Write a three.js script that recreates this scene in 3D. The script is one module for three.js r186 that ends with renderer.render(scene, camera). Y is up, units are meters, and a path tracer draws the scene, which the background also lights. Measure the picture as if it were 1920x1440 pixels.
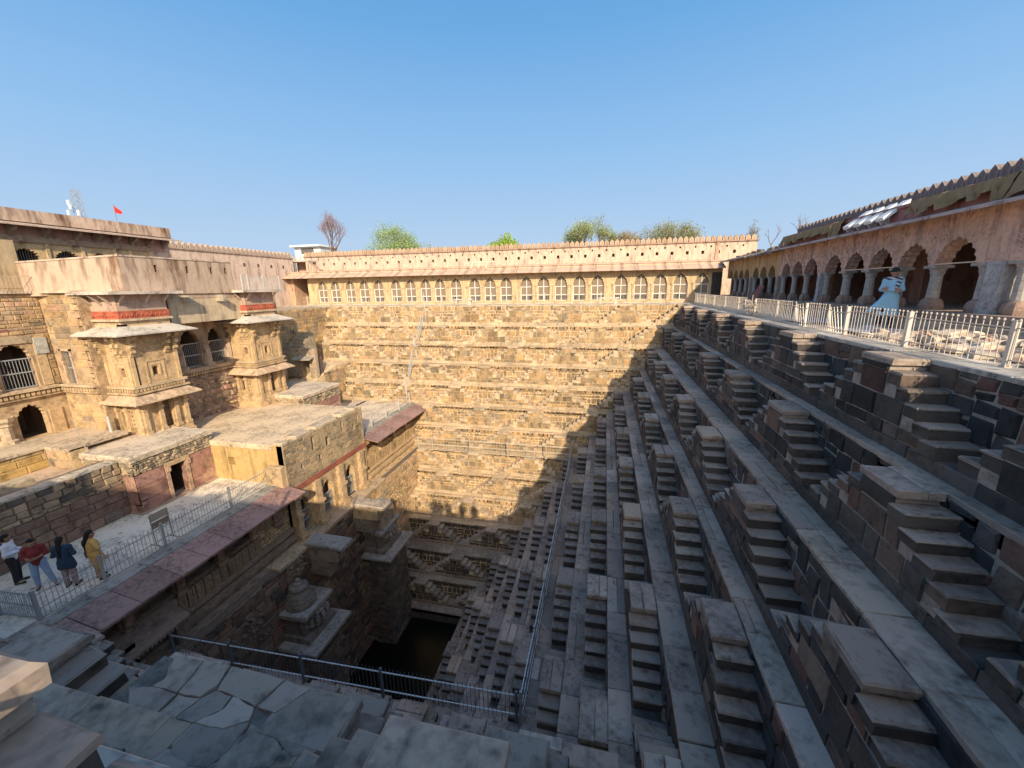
import * as THREE from 'three';
import { mergeGeometries } from 'three/addons/utils/BufferGeometryUtils.js';
import { MarchingCubes } from 'three/addons/objects/MarchingCubes.js';

// ---------------------------------------------------------------- camera, sky, sun, exposure
const scene = new THREE.Scene();
const camera = new THREE.PerspectiveCamera(87.53, 4 / 3, 0.05, 6000);
// the eye is the origin; y is up, -z runs along the well towards the far wall
camera.up.set(-0.036248, 0.972367, -0.230628);
camera.lookAt(-0.218131, -0.232914, -0.947718);
const renderer = new THREE.WebGLRenderer({ antialias: true });
renderer.setSize(1024, 768);
renderer.toneMapping = THREE.LinearToneMapping;
renderer.toneMappingExposure = 1.42;
renderer.shadowMap.enabled = true;

function lerp(a, b, t) { return a + (b - a) * t; }
function mulberry(a) { return () => { a |= 0; a = a + 0x6D2B79F5 | 0; let t = Math.imul(a ^ a >>> 15, 1 | a); t = t + Math.imul(t ^ t >>> 7, 61 | t) ^ t; return ((t ^ t >>> 14) >>> 0) / 4294967296; }; }
{ // clear late-winter sky: pale near the horizon, deeper blue overhead
  const w = 256, h = 128, a = new Float32Array(w * h * 4);
  const stops = [[-90, .16, .12, .08], [-3, .2, .17, .13], [0, .37, .47, .60], [6, .33, .455, .61], [16, .215, .385, .61], [28, .112, .288, .545], [45, .05, .20, .455], [90, .022, .145, .39]];
  const sd = new THREE.Vector3(0.82, 1.0, 1.64).normalize(); // pale glow round the sun behind the viewer, added to lift the shade
  for (let j = 0; j < h; j++) {
    const el = ((j + .5) / h - .5) * 180;
    let k = 0; while (k < stops.length - 2 && el > stops[k + 1][0]) k++;
    const A = stops[k], B = stops[k + 1], t = Math.min(1, Math.max(0, (el - A[0]) / (B[0] - A[0])));
    for (let i = 0; i < w; i++) { const o = (j * w + i) * 4; const az = ((i + .5) / w - .5) * 2 * Math.PI, ce = Math.cos(el * Math.PI / 180), ang = Math.acos(Math.min(1, Math.cos(az) * ce * sd.x + Math.sin(el * Math.PI / 180) * sd.y + Math.sin(az) * ce * sd.z)), g = el > 0 ? (2.4 * Math.exp(-ang / .28) + 2.0 * Math.exp(-ang / .5)) * Math.max(0, 1 - ang / 1.45) : 0; for (let c = 0; c < 3; c++) a[o + c] = lerp(A[c + 1], B[c + 1], t) + g * [1, .87, .68][c]; a[o + 3] = 1; }
  }
  const sky = new THREE.DataTexture(a, w, h, THREE.RGBAFormat, THREE.FloatType);
  sky.mapping = THREE.EquirectangularReflectionMapping; sky.magFilter = sky.minFilter = THREE.LinearFilter; sky.needsUpdate = true;
  scene.background = sky; scene.environment = sky;
}
const SUN = new THREE.Vector3(0.82, 1.0, 1.64).normalize();
const sun = new THREE.DirectionalLight(new THREE.Color(1, .835, .60), 4.2);
sun.position.copy(SUN).multiplyScalar(90).add(new THREE.Vector3(-8, -8, -18));
sun.target.position.set(-8, -8, -18);
sun.castShadow = true; sun.shadow.mapSize.set(4096, 4096); sun.shadow.radius = .9;
Object.assign(sun.shadow.camera, { left: -45, right: 45, top: 40, bottom: -40, near: 5, far: 220 });
scene.add(sun, sun.target);

// ---------------------------------------------------------------- helpers
const names = {};
function numbered(n) { const k = names[n] = (names[n] ?? -1) + 1; return k ? n + '_' + String(k).padStart(3, '0') : n; }
function tag(o, label, category, group, kind) { if (label) o.userData.label = label; if (category) o.userData.category = category; if (group) o.userData.group = group; if (kind) o.userData.kind = kind; return o; }
function thing(name, label, category, group, p = [0, 0, 0]) { const o = new THREE.Group(); o.name = numbered(name); o.position.set(...p); scene.add(o); return tag(o, label, category, group); }
function struct(name, label, p) { const o = new THREE.Group(); o.name = numbered(name); if (p) o.position.set(...p); scene.add(o); return tag(o, label, null, null, 'structure'); }
// picture position of a point of the place (used only to decide which pieces are near enough to be built singly)
const CX = [.975246, -.015954, -.220546], CY = [.036248, -.972367, .230628], CF = [-.218131, -.232914, -.947718];
function seen(p) { const z = p[0] * CF[0] + p[1] * CF[1] + p[2] * CF[2]; if (z < .3) return 0; const x = (p[0] * CX[0] + p[1] * CX[1] + p[2] * CX[2]) / z, y = (p[0] * CY[0] + p[1] * CY[1] + p[2] * CY[2]) / z; return (Math.abs(x) < 1.32 && Math.abs(y) < 1.0) ? 1 / z : 0.02 / z; }

class MB { // collects quads, boxes and stones; build() makes ONE named mesh of them
  constructor() { this.p = []; this.n = []; this.u = []; this.c = []; }
  tri(a, b, c, col) {
    const ux = b[0] - a[0], uy = b[1] - a[1], uz = b[2] - a[2], vx = c[0] - a[0], vy = c[1] - a[1], vz = c[2] - a[2];
    let nx = uy * vz - uz * vy, ny = uz * vx - ux * vz, nz = ux * vy - uy * vx; const l = Math.hypot(nx, ny, nz) || 1; nx /= l; ny /= l; nz /= l;
    const ax = Math.abs(nx), ay = Math.abs(ny), az = Math.abs(nz);
    for (const q of [a, b, c]) {
      this.p.push(q[0], q[1], q[2]); this.n.push(nx, ny, nz); this.c.push(col[0], col[1], col[2]);
      if (ay >= ax && ay >= az) this.u.push(q[0], q[2]); else if (ax >= az) this.u.push(q[2], q[1]); else this.u.push(q[0], q[1]);
    }
  }
  quad(a, b, c, d, col) { this.tri(a, b, c, col); this.tri(a, c, d, col); }
  // box in a frame F (point = F(u, v, n)); F.flip says whether (u, v, n) is left-handed; ch = chamfer of the front edges
  fbox(F, u0, u1, v0, v1, n0, n1, col, skip = '') {
    const P = (u, v, n) => F(u, v, n), f = F.flip;
    const q = (a, b, c, d) => f ? this.quad(d, c, b, a, col) : this.quad(a, b, c, d, col);
    const A = P(u0, v0, n0), B = P(u1, v0, n0), C = P(u1, v1, n0), D = P(u0, v1, n0), E = P(u0, v0, n1), G = P(u1, v0, n1), H = P(u1, v1, n1), I = P(u0, v1, n1);
    if (!skip.includes('f')) q(E, G, H, I); if (!skip.includes('b')) q(B, A, D, C);
    if (!skip.includes('l')) q(A, E, I, D); if (!skip.includes('r')) q(G, B, C, H);
    if (!skip.includes('t')) q(I, H, C, D); if (!skip.includes('d')) q(A, B, G, E);
    return this;
  }
  box(x0, x1, y0, y1, z0, z1, col, skip) { return this.fbox(WORLD, x0, x1, y0, y1, z0, z1, col, skip); }
  // block with softened, slightly irregular top edges: a step or a slab (top = v1)
  slab(F, u0, u1, v0, v1, n0, n1, col, rnd, j = .012, ch = .018) {
    const f = F.flip, q = (a, b, c, d) => f ? this.quad(d, c, b, a, col) : this.quad(a, b, c, d, col), J = () => (rnd() - .5) * 2 * j;
    const k = [[u0, n0, 1, 1], [u1, n0, -1, 1], [u1, n1, -1, -1], [u0, n1, 1, -1]].map(([u, n, su, sn]) => { const du = J(), dn = J(), dv = J() * .7; return { lo: F(u + du * .4, v0, n + dn * .4), mid: F(u + du, v1 - ch + dv, n + dn), top: F(u + du + su * ch, v1 + dv, n + dn + sn * ch) }; });
    q(k[3].top, k[2].top, k[1].top, k[0].top);
    for (let i = 0; i < 4; i++) { const a = k[i], b = k[(i + 1) % 4]; q(b.lo, a.lo, a.mid, b.mid); q(b.mid, a.mid, a.top, b.top); }
    return this;
  }
  // a building stone: front face proud of the joint, edges bevelled, corners uneven
  stone(F, u0, u1, v0, v1, n0, n1, col, rnd, j = .014, bv = .02) {
    const f = F.flip, q = (a, b, c, d, cc) => f ? this.quad(d, c, b, a, cc) : this.quad(a, b, c, d, cc), J = () => (rnd() - .5) * 2 * j;
    const o = [], i = [];
    for (const [u, v, su, sv] of [[u0, v0, 1, 1], [u1, v0, -1, 1], [u1, v1, -1, -1], [u0, v1, 1, -1]]) { const a = J(), b = J(); o.push(F(u + a, v + b, n0)); i.push(F(u + a + su * bv * (.6 + rnd() * .8), v + b + sv * bv * (.6 + rnd() * .8), n1 + J() * .8)); }
    q(i[0], i[1], i[2], i[3], col);
    for (let k = 0; k < 4; k++) { const m = (k + 1) % 4; q(o[k], o[m], i[m], i[k], col); }
    return this;
  }
  // surface of revolution about a vertical axis, profile [[r, y], ...]
  lathe(cx, cz, prof, seg, col, a0 = 0) {
    for (let k = 0; k < prof.length - 1; k++) for (let s = 0; s < seg; s++) {
      const t0 = a0 + s / seg * Math.PI * 2, t1 = a0 + (s + 1) / seg * Math.PI * 2, [r0, y0] = prof[k], [r1, y1] = prof[k + 1];
      this.quad([cx + r0 * Math.sin(t0), y0, cz + r0 * Math.cos(t0)], [cx + r0 * Math.sin(t1), y0, cz + r0 * Math.cos(t1)], [cx + r1 * Math.sin(t1), y1, cz + r1 * Math.cos(t1)], [cx + r1 * Math.sin(t0), y1, cz + r1 * Math.cos(t0)], col);
    } return this;
  }
  // bar of square or round section between two points
  bar(a, b, r, col, seg = 4, r2 = r) {
    const d = new THREE.Vector3(b[0] - a[0], b[1] - a[1], b[2] - a[2]).normalize(), up = Math.abs(d.y) > .95 ? new THREE.Vector3(1, 0, 0) : new THREE.Vector3(0, 1, 0);
    const s = new THREE.Vector3().crossVectors(up, d).normalize(), t = new THREE.Vector3().crossVectors(d, s);
    const pt = (o, rr, k) => { const an = (k + .5) / seg * Math.PI * 2, c = Math.cos(an) * rr, e = Math.sin(an) * rr; return [o[0] + s.x * c + t.x * e, o[1] + s.y * c + t.y * e, o[2] + s.z * c + t.z * e]; };
    for (let k = 0; k < seg; k++) { this.quad(pt(a, r, k), pt(a, r, k + 1), pt(b, r2, k + 1), pt(b, r2, k), col); this.tri(a, pt(a, r, k + 1), pt(a, r, k), col); this.tri(b, pt(b, r2, k), pt(b, r2, k + 1), col); }
    return this;
  }
  get empty() { return !this.p.length; }
  build(name, mat, parent, label) {
    const g = new THREE.BufferGeometry();
    g.setAttribute('position', new THREE.Float32BufferAttribute(this.p, 3)); g.setAttribute('normal', new THREE.Float32BufferAttribute(this.n, 3));
    g.setAttribute('uv', new THREE.Float32BufferAttribute(this.u, 2)); g.setAttribute('color', new THREE.Float32BufferAttribute(this.c, 3));
    const m = new THREE.Mesh(g, mat); m.name = name; m.castShadow = m.receiveShadow = true; if (label) m.userData.label = label; (parent ?? scene).add(m); return m;
  }
}
const frame = (fn, flip) => { fn.flip = flip; return fn; };
const WORLD = frame((x, y, z) => [x, y, z], false);
// frame of a wall through (x0, z0) whose outward normal points at angle a (0 = +z, 90 = +x); u runs to the right seen from outside
function wallFrame(x0, z0, deg) { const a = deg * Math.PI / 180, s = Math.sin(a), c = Math.cos(a); return frame((u, v, n) => [x0 + u * c + n * s, v, z0 - u * s + n * c], false); }

// pieces that can be picked apart one by one: the 300 that show largest become meshes of their own, the rest one joined part
class Pieces {
  constructor(name, parent, mat, max = 300, min = 0) { Object.assign(this, { name, parent, mat, max, min, list: [] }); }
  add(c, size, draw) { this.list.push({ s: size * seen(c), draw }); }
  flush() {
    const order = this.list.map((e, i) => i).sort((a, b) => this.list[b].s - this.list[a].s), big = new Set(order.slice(0, this.max).filter(i => this.list[i].s > this.min)), rest = new MB(); let n = 0;
    this.list.forEach((e, i) => { if (big.has(i)) { const m = new MB(); e.draw(m); m.build(this.name + (n ? '_' + String(n).padStart(3, '0') : ''), this.mat, this.parent); n++; } else e.draw(rest); });
    if (!rest.empty) { const m = rest.build(n ? this.name + '_' + String(n).padStart(3, '0') : this.name, this.mat, this.parent); m.userData.kind = 'stuff'; }
  }
}
const pick = (pal, r) => { let t = r() * pal.reduce((s, e) => s + e[0], 0); for (const e of pal) if ((t -= e[0]) <= 0) return e[1]; return pal[0][1]; };
const shadeOf = (c, k) => [c[0] * k, c[1] * k, c[2] * k];
const vary = (c, r, a = .12) => { const k = 1 + (r() - .5) * 2 * a; return [c[0] * k * (1 + (r() - .5) * a * .4), c[1] * k, c[2] * k * (1 + (r() - .5) * a * .4)]; };
// smooth pseudo-noise used for patches of staining
function vnoise(x, y, s = 0) { const h = (i, j) => { let t = Math.imul(i, 374761393) + Math.imul(j, 668265263) + Math.imul(s, 2147483) | 0; t = Math.imul(t ^ t >>> 13, 1274126177); return ((t ^ t >>> 16) >>> 0) / 4294967296; }; const i = Math.floor(x), j = Math.floor(y), f = x - i, g = y - j, a = f * f * (3 - 2 * f), b = g * g * (3 - 2 * g); return lerp(lerp(h(i, j), h(i + 1, j), a), lerp(h(i, j + 1), h(i + 1, j + 1), a), b); }

// ---------------------------------------------------------------- textures and materials
function tex(size, fn, rep, srgb) {
  const a = new Uint8Array(size * size * 4);
  for (let j = 0; j < size; j++) for (let i = 0; i < size; i++) { const c = fn(i / size, j / size), o = (j * size + i) * 4; for (let k = 0; k < 3; k++) a[o + k] = Math.max(0, Math.min(255, c[k] * 255)); a[o + 3] = 255; }
  const t = new THREE.DataTexture(a, size, size); t.wrapS = t.wrapT = THREE.RepeatWrapping; t.magFilter = THREE.LinearFilter; t.minFilter = THREE.LinearMipmapLinearFilter; t.generateMipmaps = true; t.anisotropy = 8; t.repeat.set(rep, rep); if (srgb) t.colorSpace = THREE.SRGBColorSpace; t.needsUpdate = true; return t;
}
// noise that tiles with period n cells
function tnoise(x, y, n, s) { const h = (i, j) => { i = ((i % n) + n) % n; j = ((j % n) + n) % n; let t = Math.imul(i, 374761393) + Math.imul(j, 668265263) + Math.imul(s, 214748361) | 0; t = Math.imul(t ^ t >>> 13, 1274126177); return ((t ^ t >>> 16) >>> 0) / 4294967296; }; x *= n; y *= n; const i = Math.floor(x), j = Math.floor(y), f = x - i, g = y - j, a = f * f * (3 - 2 * f), b = g * g * (3 - 2 * g); return lerp(lerp(h(i, j), h(i + 1, j), a), lerp(h(i, j + 1), h(i + 1, j + 1), a), b); }
const fbm = (x, y, n, o, s) => { let v = 0, w = .5, t = 0; for (let k = 0; k < o; k++) { v += w * tnoise(x, y, n << k, s + k * 17); t += w; w *= .62; } return v / t; };
const gray = v => [v, v, v];
const grainFn = (x, y) => { const a = fbm(x, y, 4, 7, 3), b = fbm(x, y, 16, 5, 40), pit = Math.max(0, tnoise(x, y, 64, 9) - .8) * 1.6; return { h: .25 + .5 * a + .35 * (b - .5) - pit, c: .86 + .95 * (a - .5) + .95 * (b - .5) - pit * .8 }; };
const T = {
  grainC: tex(512, (x, y) => gray(grainFn(x, y).c), .55), grainB: tex(512, (x, y) => gray(grainFn(x, y).h), .55),
  slabC: tex(512, (x, y) => { const a = fbm(x, y, 3, 7, 70), b = fbm(x, y, 24, 4, 90), li = Math.max(0, fbm(x, y, 7, 5, 150) - .58) * 1.7, dk = Math.max(0, fbm(x, y, 10, 5, 170) - .6) * 2.2, sp = tnoise(x, y, 90, 180) > .955 ? .25 : 0; const k = .86 + 1.15 * (a - .5) + 1.0 * (b - .5) - dk * .7 + sp; return [k + li * .45, k + li * .46, k + li * .44]; }, .42),
  slabB: tex(512, (x, y) => { const a = fbm(x, y, 6, 7, 70), p = Math.max(0, tnoise(x, y, 48, 130) - .75) * 1.2; return gray(.3 + .6 * a - p); }, .42),
  plasterC: tex(512, (x, y) => { const a = fbm(x, y, 3, 6, 200), st = fbm(x * 1, y * .125, 16, 5, 230), ds = Math.max(0, st - .52) * 1.9, b = fbm(x, y, 32, 3, 260), lo = Math.max(0, fbm(x, y, 6, 5, 290) - .55) * 1.2; const k = .88 + .35 * (a - .5) + .25 * (b - .5); return [k - ds * .75 - lo * .25, k - ds * .78 - lo * .3, k - ds * .75 - lo * .3]; }, .3),
  streakC: tex(1024, (x, y) => { const w = .03 * (fbm(x, y, 6, 3, 500) - .5), st = fbm(x + w, y * .16, 20, 6, 510), s2 = fbm(x + w * 2, y * .06, 60, 3, 530), a = fbm(x, y, 4, 6, 540), pt = Math.max(0, fbm(x, y, 5, 6, 560) - .52) * 2.2; const d = Math.min(1, Math.max(0, st - .46) * 4 + Math.max(0, s2 - .58) * 1.5) * .68, k = .95 + .3 * (a - .5); return [k - d * .72 - pt * .30, k - d * .78 - pt * .4, k - d * .82 - pt * .46]; }, .22),
  plasterB: tex(256, (x, y) => gray(fbm(x, y, 8, 5, 320)), .6),
  radialB: tex(512, (x, y) => gray(.2 + .7 * fbm(x + .06 * fbm(x, y, 4, 2, 9), y * .25, 20, 4, 350) + .3 * tnoise(x, y, 26, 380)), .5),
  cloth: tex(256, (x, y) => gray(.9 + .2 * (fbm(x, y, 32, 3, 400) - .5)), 2),
};
function std(o) { return new THREE.MeshStandardMaterial({ roughness: .93, metalness: 0, vertexColors: true, ...o }); }
const M = {
  stone: std({ map: T.grainC, bumpMap: T.grainB, bumpScale: .02 }),
  slab: std({ map: T.slabC, bumpMap: T.slabB, bumpScale: .012, roughness: .82 }),
  mortar: std({ map: T.grainC, bumpMap: T.grainB, bumpScale: .03 }),
  plaster: std({ map: T.plasterC, bumpMap: T.plasterB, bumpScale: .012 }),
  streak: std({ map: T.streakC, bumpMap: T.plasterB, bumpScale: .015 }),
  carved: std({ map: T.plasterC, bumpMap: T.radialB, bumpScale: .11 }),
  metal: std({ roughness: .45, metalness: .25 }), wood: std({ roughness: .8, map: T.cloth }),
  cloth: std({ map: T.cloth, roughness: .95, side: THREE.DoubleSide }), skin: std({ roughness: .6 }), plain: std({ roughness: .85 }),
  white: std({ roughness: .7 }),
};
// flat outline (with holes) in frame coordinates (u, v), given thickness from n0 (back) to n1 (front)
MB.prototype.plate = function (F, outline, holes, n0, n1, col, back = true) {
  const ccw = a => { let s = 0; for (let i = 0; i < a.length; i++) { const [x, y] = a[i], [p, q] = a[(i + 1) % a.length]; s += x * q - p * y; } return s > 0; };
  if (!ccw(outline)) outline = outline.slice().reverse();
  holes = holes.map(h => ccw(h) ? h.slice().reverse() : h);
  const V = a => a.map(p => new THREE.Vector2(p[0], p[1])), tris = THREE.ShapeUtils.triangulateShape(V(outline), holes.map(V)), all = [].concat(outline, ...holes), f = F.flip;
  for (const [a, b, c] of tris) {
    const A = F(...all[a], n1), B = F(...all[b], n1), C = F(...all[c], n1); f ? this.tri(C, B, A, col) : this.tri(A, B, C, col);
    if (back) { const D = F(...all[a], n0), E = F(...all[b], n0), G = F(...all[c], n0); f ? this.tri(D, E, G, col) : this.tri(G, E, D, col); }
  }
  for (const ring of [outline, ...holes]) for (let i = 0; i < ring.length; i++) { const p = ring[i], q = ring[(i + 1) % ring.length]; const a = F(...p, n0), b = F(...q, n0), c = F(...q, n1), d = F(...p, n1); f ? this.quad(d, c, b, a, col) : this.quad(a, b, c, d, col); }
  return this;
};
// many-lobed (cusped) arch from (c - w/2, vs) over to (c + w/2, vs): list of points left to right
function foil(c, w, vs, rise, lobes = 7, cusp = .1, seg = 5) {
  const pts = []; const n = lobes * seg;
  for (let i = 0; i <= n; i++) { const t = i / n, th = Math.PI * (1 - t), k = 1 - cusp * (1 - Math.abs(Math.sin(lobes * th))) * (i === 0 || i === n ? 0 : 1); const pt = 1 + .10 * Math.max(0, 1 - Math.abs(t - .5) * 7); pts.push([c + Math.cos(th) * w / 2 * k, vs + Math.sin(th) * rise * k * pt]); }
  return pts;
}
const rect = (u0, u1, v0, v1) => [[u0, v0], [u1, v0], [u1, v1], [u0, v1]];
const archHole = (c, w, v0, vs, rise, lobes, cusp) => [[c - w / 2, v0], ...foil(c, w, vs, rise, lobes, cusp), [c + w / 2, v0]];
function put(src, name, parent, x, y, z, ry = 0, sc) { const m = new THREE.Mesh(src.geometry, src.material); m.castShadow = m.receiveShadow = true; m.name = name; m.position.set(x, y, z); m.rotation.y = ry; if (sc) m.scale.set(...sc); for (const ch of src.children) { const k = new THREE.Mesh(ch.geometry, ch.material); k.name = ch.name; k.castShadow = k.receiveShadow = true; m.add(k); } parent.add(m); return m; }
const num = (n, i) => i ? n + '_' + String(i).padStart(3, '0') : n;
// coursed stone facing on part of a wall; returns nothing, fills the Pieces given
function masonry(F, u0, u1, v0, v1, P, o) {
  const r = o.rnd; let v = v0;
  while (v < v1 - .03) {
    let h = o.h[0] + r() * (o.h[1] - o.h[0]); if (v1 - v - h < o.h[0] * .6) h = v1 - v; let u = u0 - r() * .2;
    while (u < u1 - .02) {
      let w = o.w[0] + r() * (o.w[1] - o.w[0]); const A = Math.max(u0, u), B = Math.min(u1, u + w); u += w; if (B - A < .05) continue;
      const va = v, vb = v + h; if (o.skip && o.skip(A, B, va, vb)) continue;
      const sd = r() * 1e9, col = shadeOf(vary(pick(o.pal, r), r, o.var ?? .13), 1 - Math.max(0, vnoise(A * .8 + 9, va * .5, o.seed ?? 5) - .55) * (o.stain ?? .9)), d = (o.d ?? .02) + r() * (o.dv ?? .025), g = o.gap ?? .012;
      P.add(F((A + B) / 2, (va + vb) / 2, 0), Math.sqrt((B - A) * h), m => m.stone(F, A + g, B - g, va + g, vb - g, -.004, d, col, mulberry(sd), o.j ?? .012, o.bv ?? .018));
    }
    v += h;
  }
}
// ---------------------------------------------------------------- the stepped well
const LV = 13, DK = k => k === 0 ? 1.35 : 1.45 + 1.5 * k, Y = k => -DK(k);
const XR = [5.72, 4.88, 3.66, 2.66, 1.5, .41, -.73, -1.84, -2.95, -4.05, -5.15, -6.25, -7.35, -8.45];
const ZF = [32.6, 31.8, 31, 30.2, 29.4, 28.6, 27.8, 27, 26.2, 25.4, 24.3, 22.9, 21.9, 20.8];
const ZN = [.2, 1.38, 2.47, 3.55, 4.6, 5.7, 6.8, 7.9, 8.98, 10.06, 11.14, 12.2, 13.3, 14.4];
const XL = [-28.7, -26.6, -24.8, -21.6, -21.4, -20, -20, -13.7, -13.7, -13.7, -13.7, -13.7, -13.7, -13.7];
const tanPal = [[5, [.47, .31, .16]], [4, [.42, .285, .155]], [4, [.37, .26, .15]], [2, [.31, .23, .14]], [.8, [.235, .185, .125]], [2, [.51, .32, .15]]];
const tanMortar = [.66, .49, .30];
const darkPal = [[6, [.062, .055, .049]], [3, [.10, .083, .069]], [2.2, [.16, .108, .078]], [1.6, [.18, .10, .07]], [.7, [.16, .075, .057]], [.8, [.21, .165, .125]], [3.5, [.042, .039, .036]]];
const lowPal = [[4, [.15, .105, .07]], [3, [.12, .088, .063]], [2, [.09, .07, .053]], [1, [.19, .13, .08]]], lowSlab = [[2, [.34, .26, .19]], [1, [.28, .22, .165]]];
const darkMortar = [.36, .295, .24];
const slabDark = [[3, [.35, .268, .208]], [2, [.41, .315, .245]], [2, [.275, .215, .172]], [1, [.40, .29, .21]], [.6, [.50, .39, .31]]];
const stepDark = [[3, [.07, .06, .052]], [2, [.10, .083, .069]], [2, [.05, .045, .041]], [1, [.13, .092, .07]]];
const litTread = [[3, [.275, .212, .167]], [2, [.33, .255, .20]], [2, [.21, .165, .132]], [1, [.30, .22, .16]]];  // paler than the riser blocks: light on the step tops put into the colour
const slabTan = [[3, [.53, .39, .245]], [2, [.57, .42, .265]], [1, [.45, .34, .225]]];
// o: { name, label, F(k): frame of level k, lim(k): [u0, u1], apex(k): list, s, pal, mort, slabPal, faces, seed, walk(k): ledge width beyond the stairs }
function steppedWall(o) {
  const G = struct(o.name, o.label), r = mulberry(o.seed), core = new MB();
  const stones = new Pieces('wall_stone', G, M.stone, 300), slabs = new Pieces('paving_slab', G, M.slab, 300), stairs = [];
  const stain = (u, v) => { const n = vnoise(u * .9 + 50, v * .35, o.seed); return 1 - Math.max(0, n - .52) * (o.stain ?? 1.1); };
  for (let k = o.k0 ?? 0; k < LV; k++) {
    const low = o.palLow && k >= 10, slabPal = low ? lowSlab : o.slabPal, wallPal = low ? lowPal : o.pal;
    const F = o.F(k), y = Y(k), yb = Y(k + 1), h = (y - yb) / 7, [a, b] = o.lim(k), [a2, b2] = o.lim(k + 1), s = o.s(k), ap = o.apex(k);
    const nEdge = o.setback(k);                                   // distance out to the next wall down
    core.fbox(F, a, b, yb - .3, y - .05, -.5, 0, o.mort, 'd');    // wall behind the stones
    core.fbox(F, Math.min(a, a2), Math.max(b, b2), yb - .3, yb - .05, 0, nEdge, o.mort, 'd');
    const ext = t => .42 + t * (o.half - .19 - .42) / 5;           // half length of the stair block below tread t
    const cl = u => Math.max(a, Math.min(b, u));
    const hidden = (u0, u1, row) => row >= 6 || ap.some(c => u0 > c - ext(row) + .02 && u1 < c + ext(row) - .02);
    // stones of the wall face between the stairs; rows of one or two risers
    if (o.faces) for (let row = 0; row < 6;) {
      const n = row < 4 && !o.small && r() < .3 ? 3 : row < 5 && r() < .55 ? 2 : 1, v1 = y - .06 - h * row + (row ? .06 : 0), v0 = y - h * (row + n);
      let u = a + r() * .2;
      while (u < b) {
        const w = ((n > 1 ? .34 : .3) + r() * r() * .62) * (o.small ?? 1), u1 = Math.min(b, u + w);
        if (!hidden(u, u1, row)) {
          const put = (v0, v1, uu0, uu1) => { const col = shadeOf(vary(pick(wallPal, r), r, .14), stain(uu0, v0)), d = .012 + r() * .034, gp = o.gap ?? .012, A = uu0 + gp, B = uu1 - gp, sd = r() * 1e9; stones.add(F((A + B) / 2, (v0 + v1) / 2, 0), Math.sqrt((B - A) * (v1 - v0)), m => m.stone(F, A, B, v0 + gp, v1 - gp, -.004, d, col, mulberry(sd), o.small ? .018 : .028, .028)); };
          if (n > 1 && r() < (n === 3 ? .45 : .3)) { const vm = lerp(v0, v1, .35 + r() * .3); put(v0, vm, u, u1); put(vm, v1, u, u1); } else put(v0, v1, u, u1);
        }
        u = u1;
      }
      row += n;
    }
    // stair blocks: a landing, five treads each way, and a common bottom slab
    for (const c of ap) {
      if (c + ext(5) < a || c - ext(5) > b) continue;
      const body = new MB(), st = { c, k, steps: [], body, F };
      for (let t = 0; t < 6; t++) { const e = t ? ext(t - 1) - .05 : .38; body.fbox(F, cl(c - e), cl(c + e), y - h * (t + 1), y - h * t - (t ? 0 : .1), -.1, s - .012, o.mort, 'b'); }
      // facing stones of the block
      for (let t = 0; t < 6;) {
        const n = t < 5 && r() < .6 ? 2 : 1, e = t ? ext(t - 1) - .05 : .40; let u = cl(c - e), end = cl(c + e);
        const v1 = y - h * t - (t ? 0 : .1), v0 = y - h * (t + n);
        while (u < end - .02) {
          let w = (.3 + r() * .5) * (o.small ?? 1); if (end - u - w < .22) w = end - u; const A = u + .01, B = Math.min(end, u + w) - .01, sd = r() * 1e9, col = shadeOf(vary(pick(wallPal, r), r, .14), stain(u, v0)), d = s + .004 + r() * .022;
          if (o.faces && B - A > .04) stones.add(F((A + B) / 2, (v0 + v1) / 2, s), Math.sqrt((B - A) * (v1 - v0)), m => m.stone(F, A, B, v0 + .01, v1 - .01, s - .012, d, col, mulberry(sd)));
          u += w;
        }
        t += n;
      }
      for (let t = 1; t < 6; t++) for (const sg of [-1, 1]) {
        const e0 = ext(t - 1) - .06, e1 = ext(t) + .012, p = c + sg * e0, q = c + sg * e1, A = Math.min(p, q), B = Math.max(p, q); if (B < a + .1 || A > b - .1) continue;
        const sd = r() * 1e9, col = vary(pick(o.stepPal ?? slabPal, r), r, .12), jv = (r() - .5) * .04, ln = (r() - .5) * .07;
        st.steps.push({ p: F((A + B) / 2, y - h * t, s / 2), draw: m => { const q = mulberry(sd), top = y - h * t + jv, tc = o.litTreadPal ? vary(pick(o.litTreadPal, q), q, .12) : 0, th = tc ? .045 : 0; m.slab(F, A, B, y - h * (t + 1) + .004, top - th, -.06, s + .005 + ln, col, q, .028, th ? .004 : .03); if (tc) m.slab(F, A - .006, B + .006, top - th + .002, top, -.06, s + .024 + ln, tc, q, .028, .022); } });  // pale tread on a dark block: lit top and shaded front painted in
      }
      stairs.push(st);
      const lc = vary(pick(slabPal, r), r, .1), sd = r() * 1e9;    // landing: one or two slabs
      const cut = r() < .5 ? 0 : .4 + r() * .2;
      if (cl(c + .45) - cl(c - .45) > .3) slabs.add(F(c, y, s / 2), .75, m => { const q = mulberry(sd); if (cut) { m.slab(F, cl(c - .45), cl(c + .45), y - .12, y, cut * s + .006, s + .015, lc, q); m.slab(F, cl(c - .45), cl(c + .45), y - .12, y + .004, .028, cut * s - .006, shadeOf(lc, 1.15), q); } else m.slab(F, cl(c - .45), cl(c + .45), y - .12, y, .028, s + .015, lc, q, .016, .03); });
    }
    // bottom slab course along the wall
    { let u = a; while (u < b) { const w = .7 + r() * .7, A = u + .006, B = Math.min(b, u + w) - .006, sd = r() * 1e9, col = vary(pick(o.stepPal ?? slabPal, r), r, .1); if (B - A > .05) slabs.add(F((A + B) / 2, yb + h, s), .45, m => m.slab(F, A, B, yb, yb + h, -.06, s + .015, col, mulberry(sd), .012, .025)); u += w; } }
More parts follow.
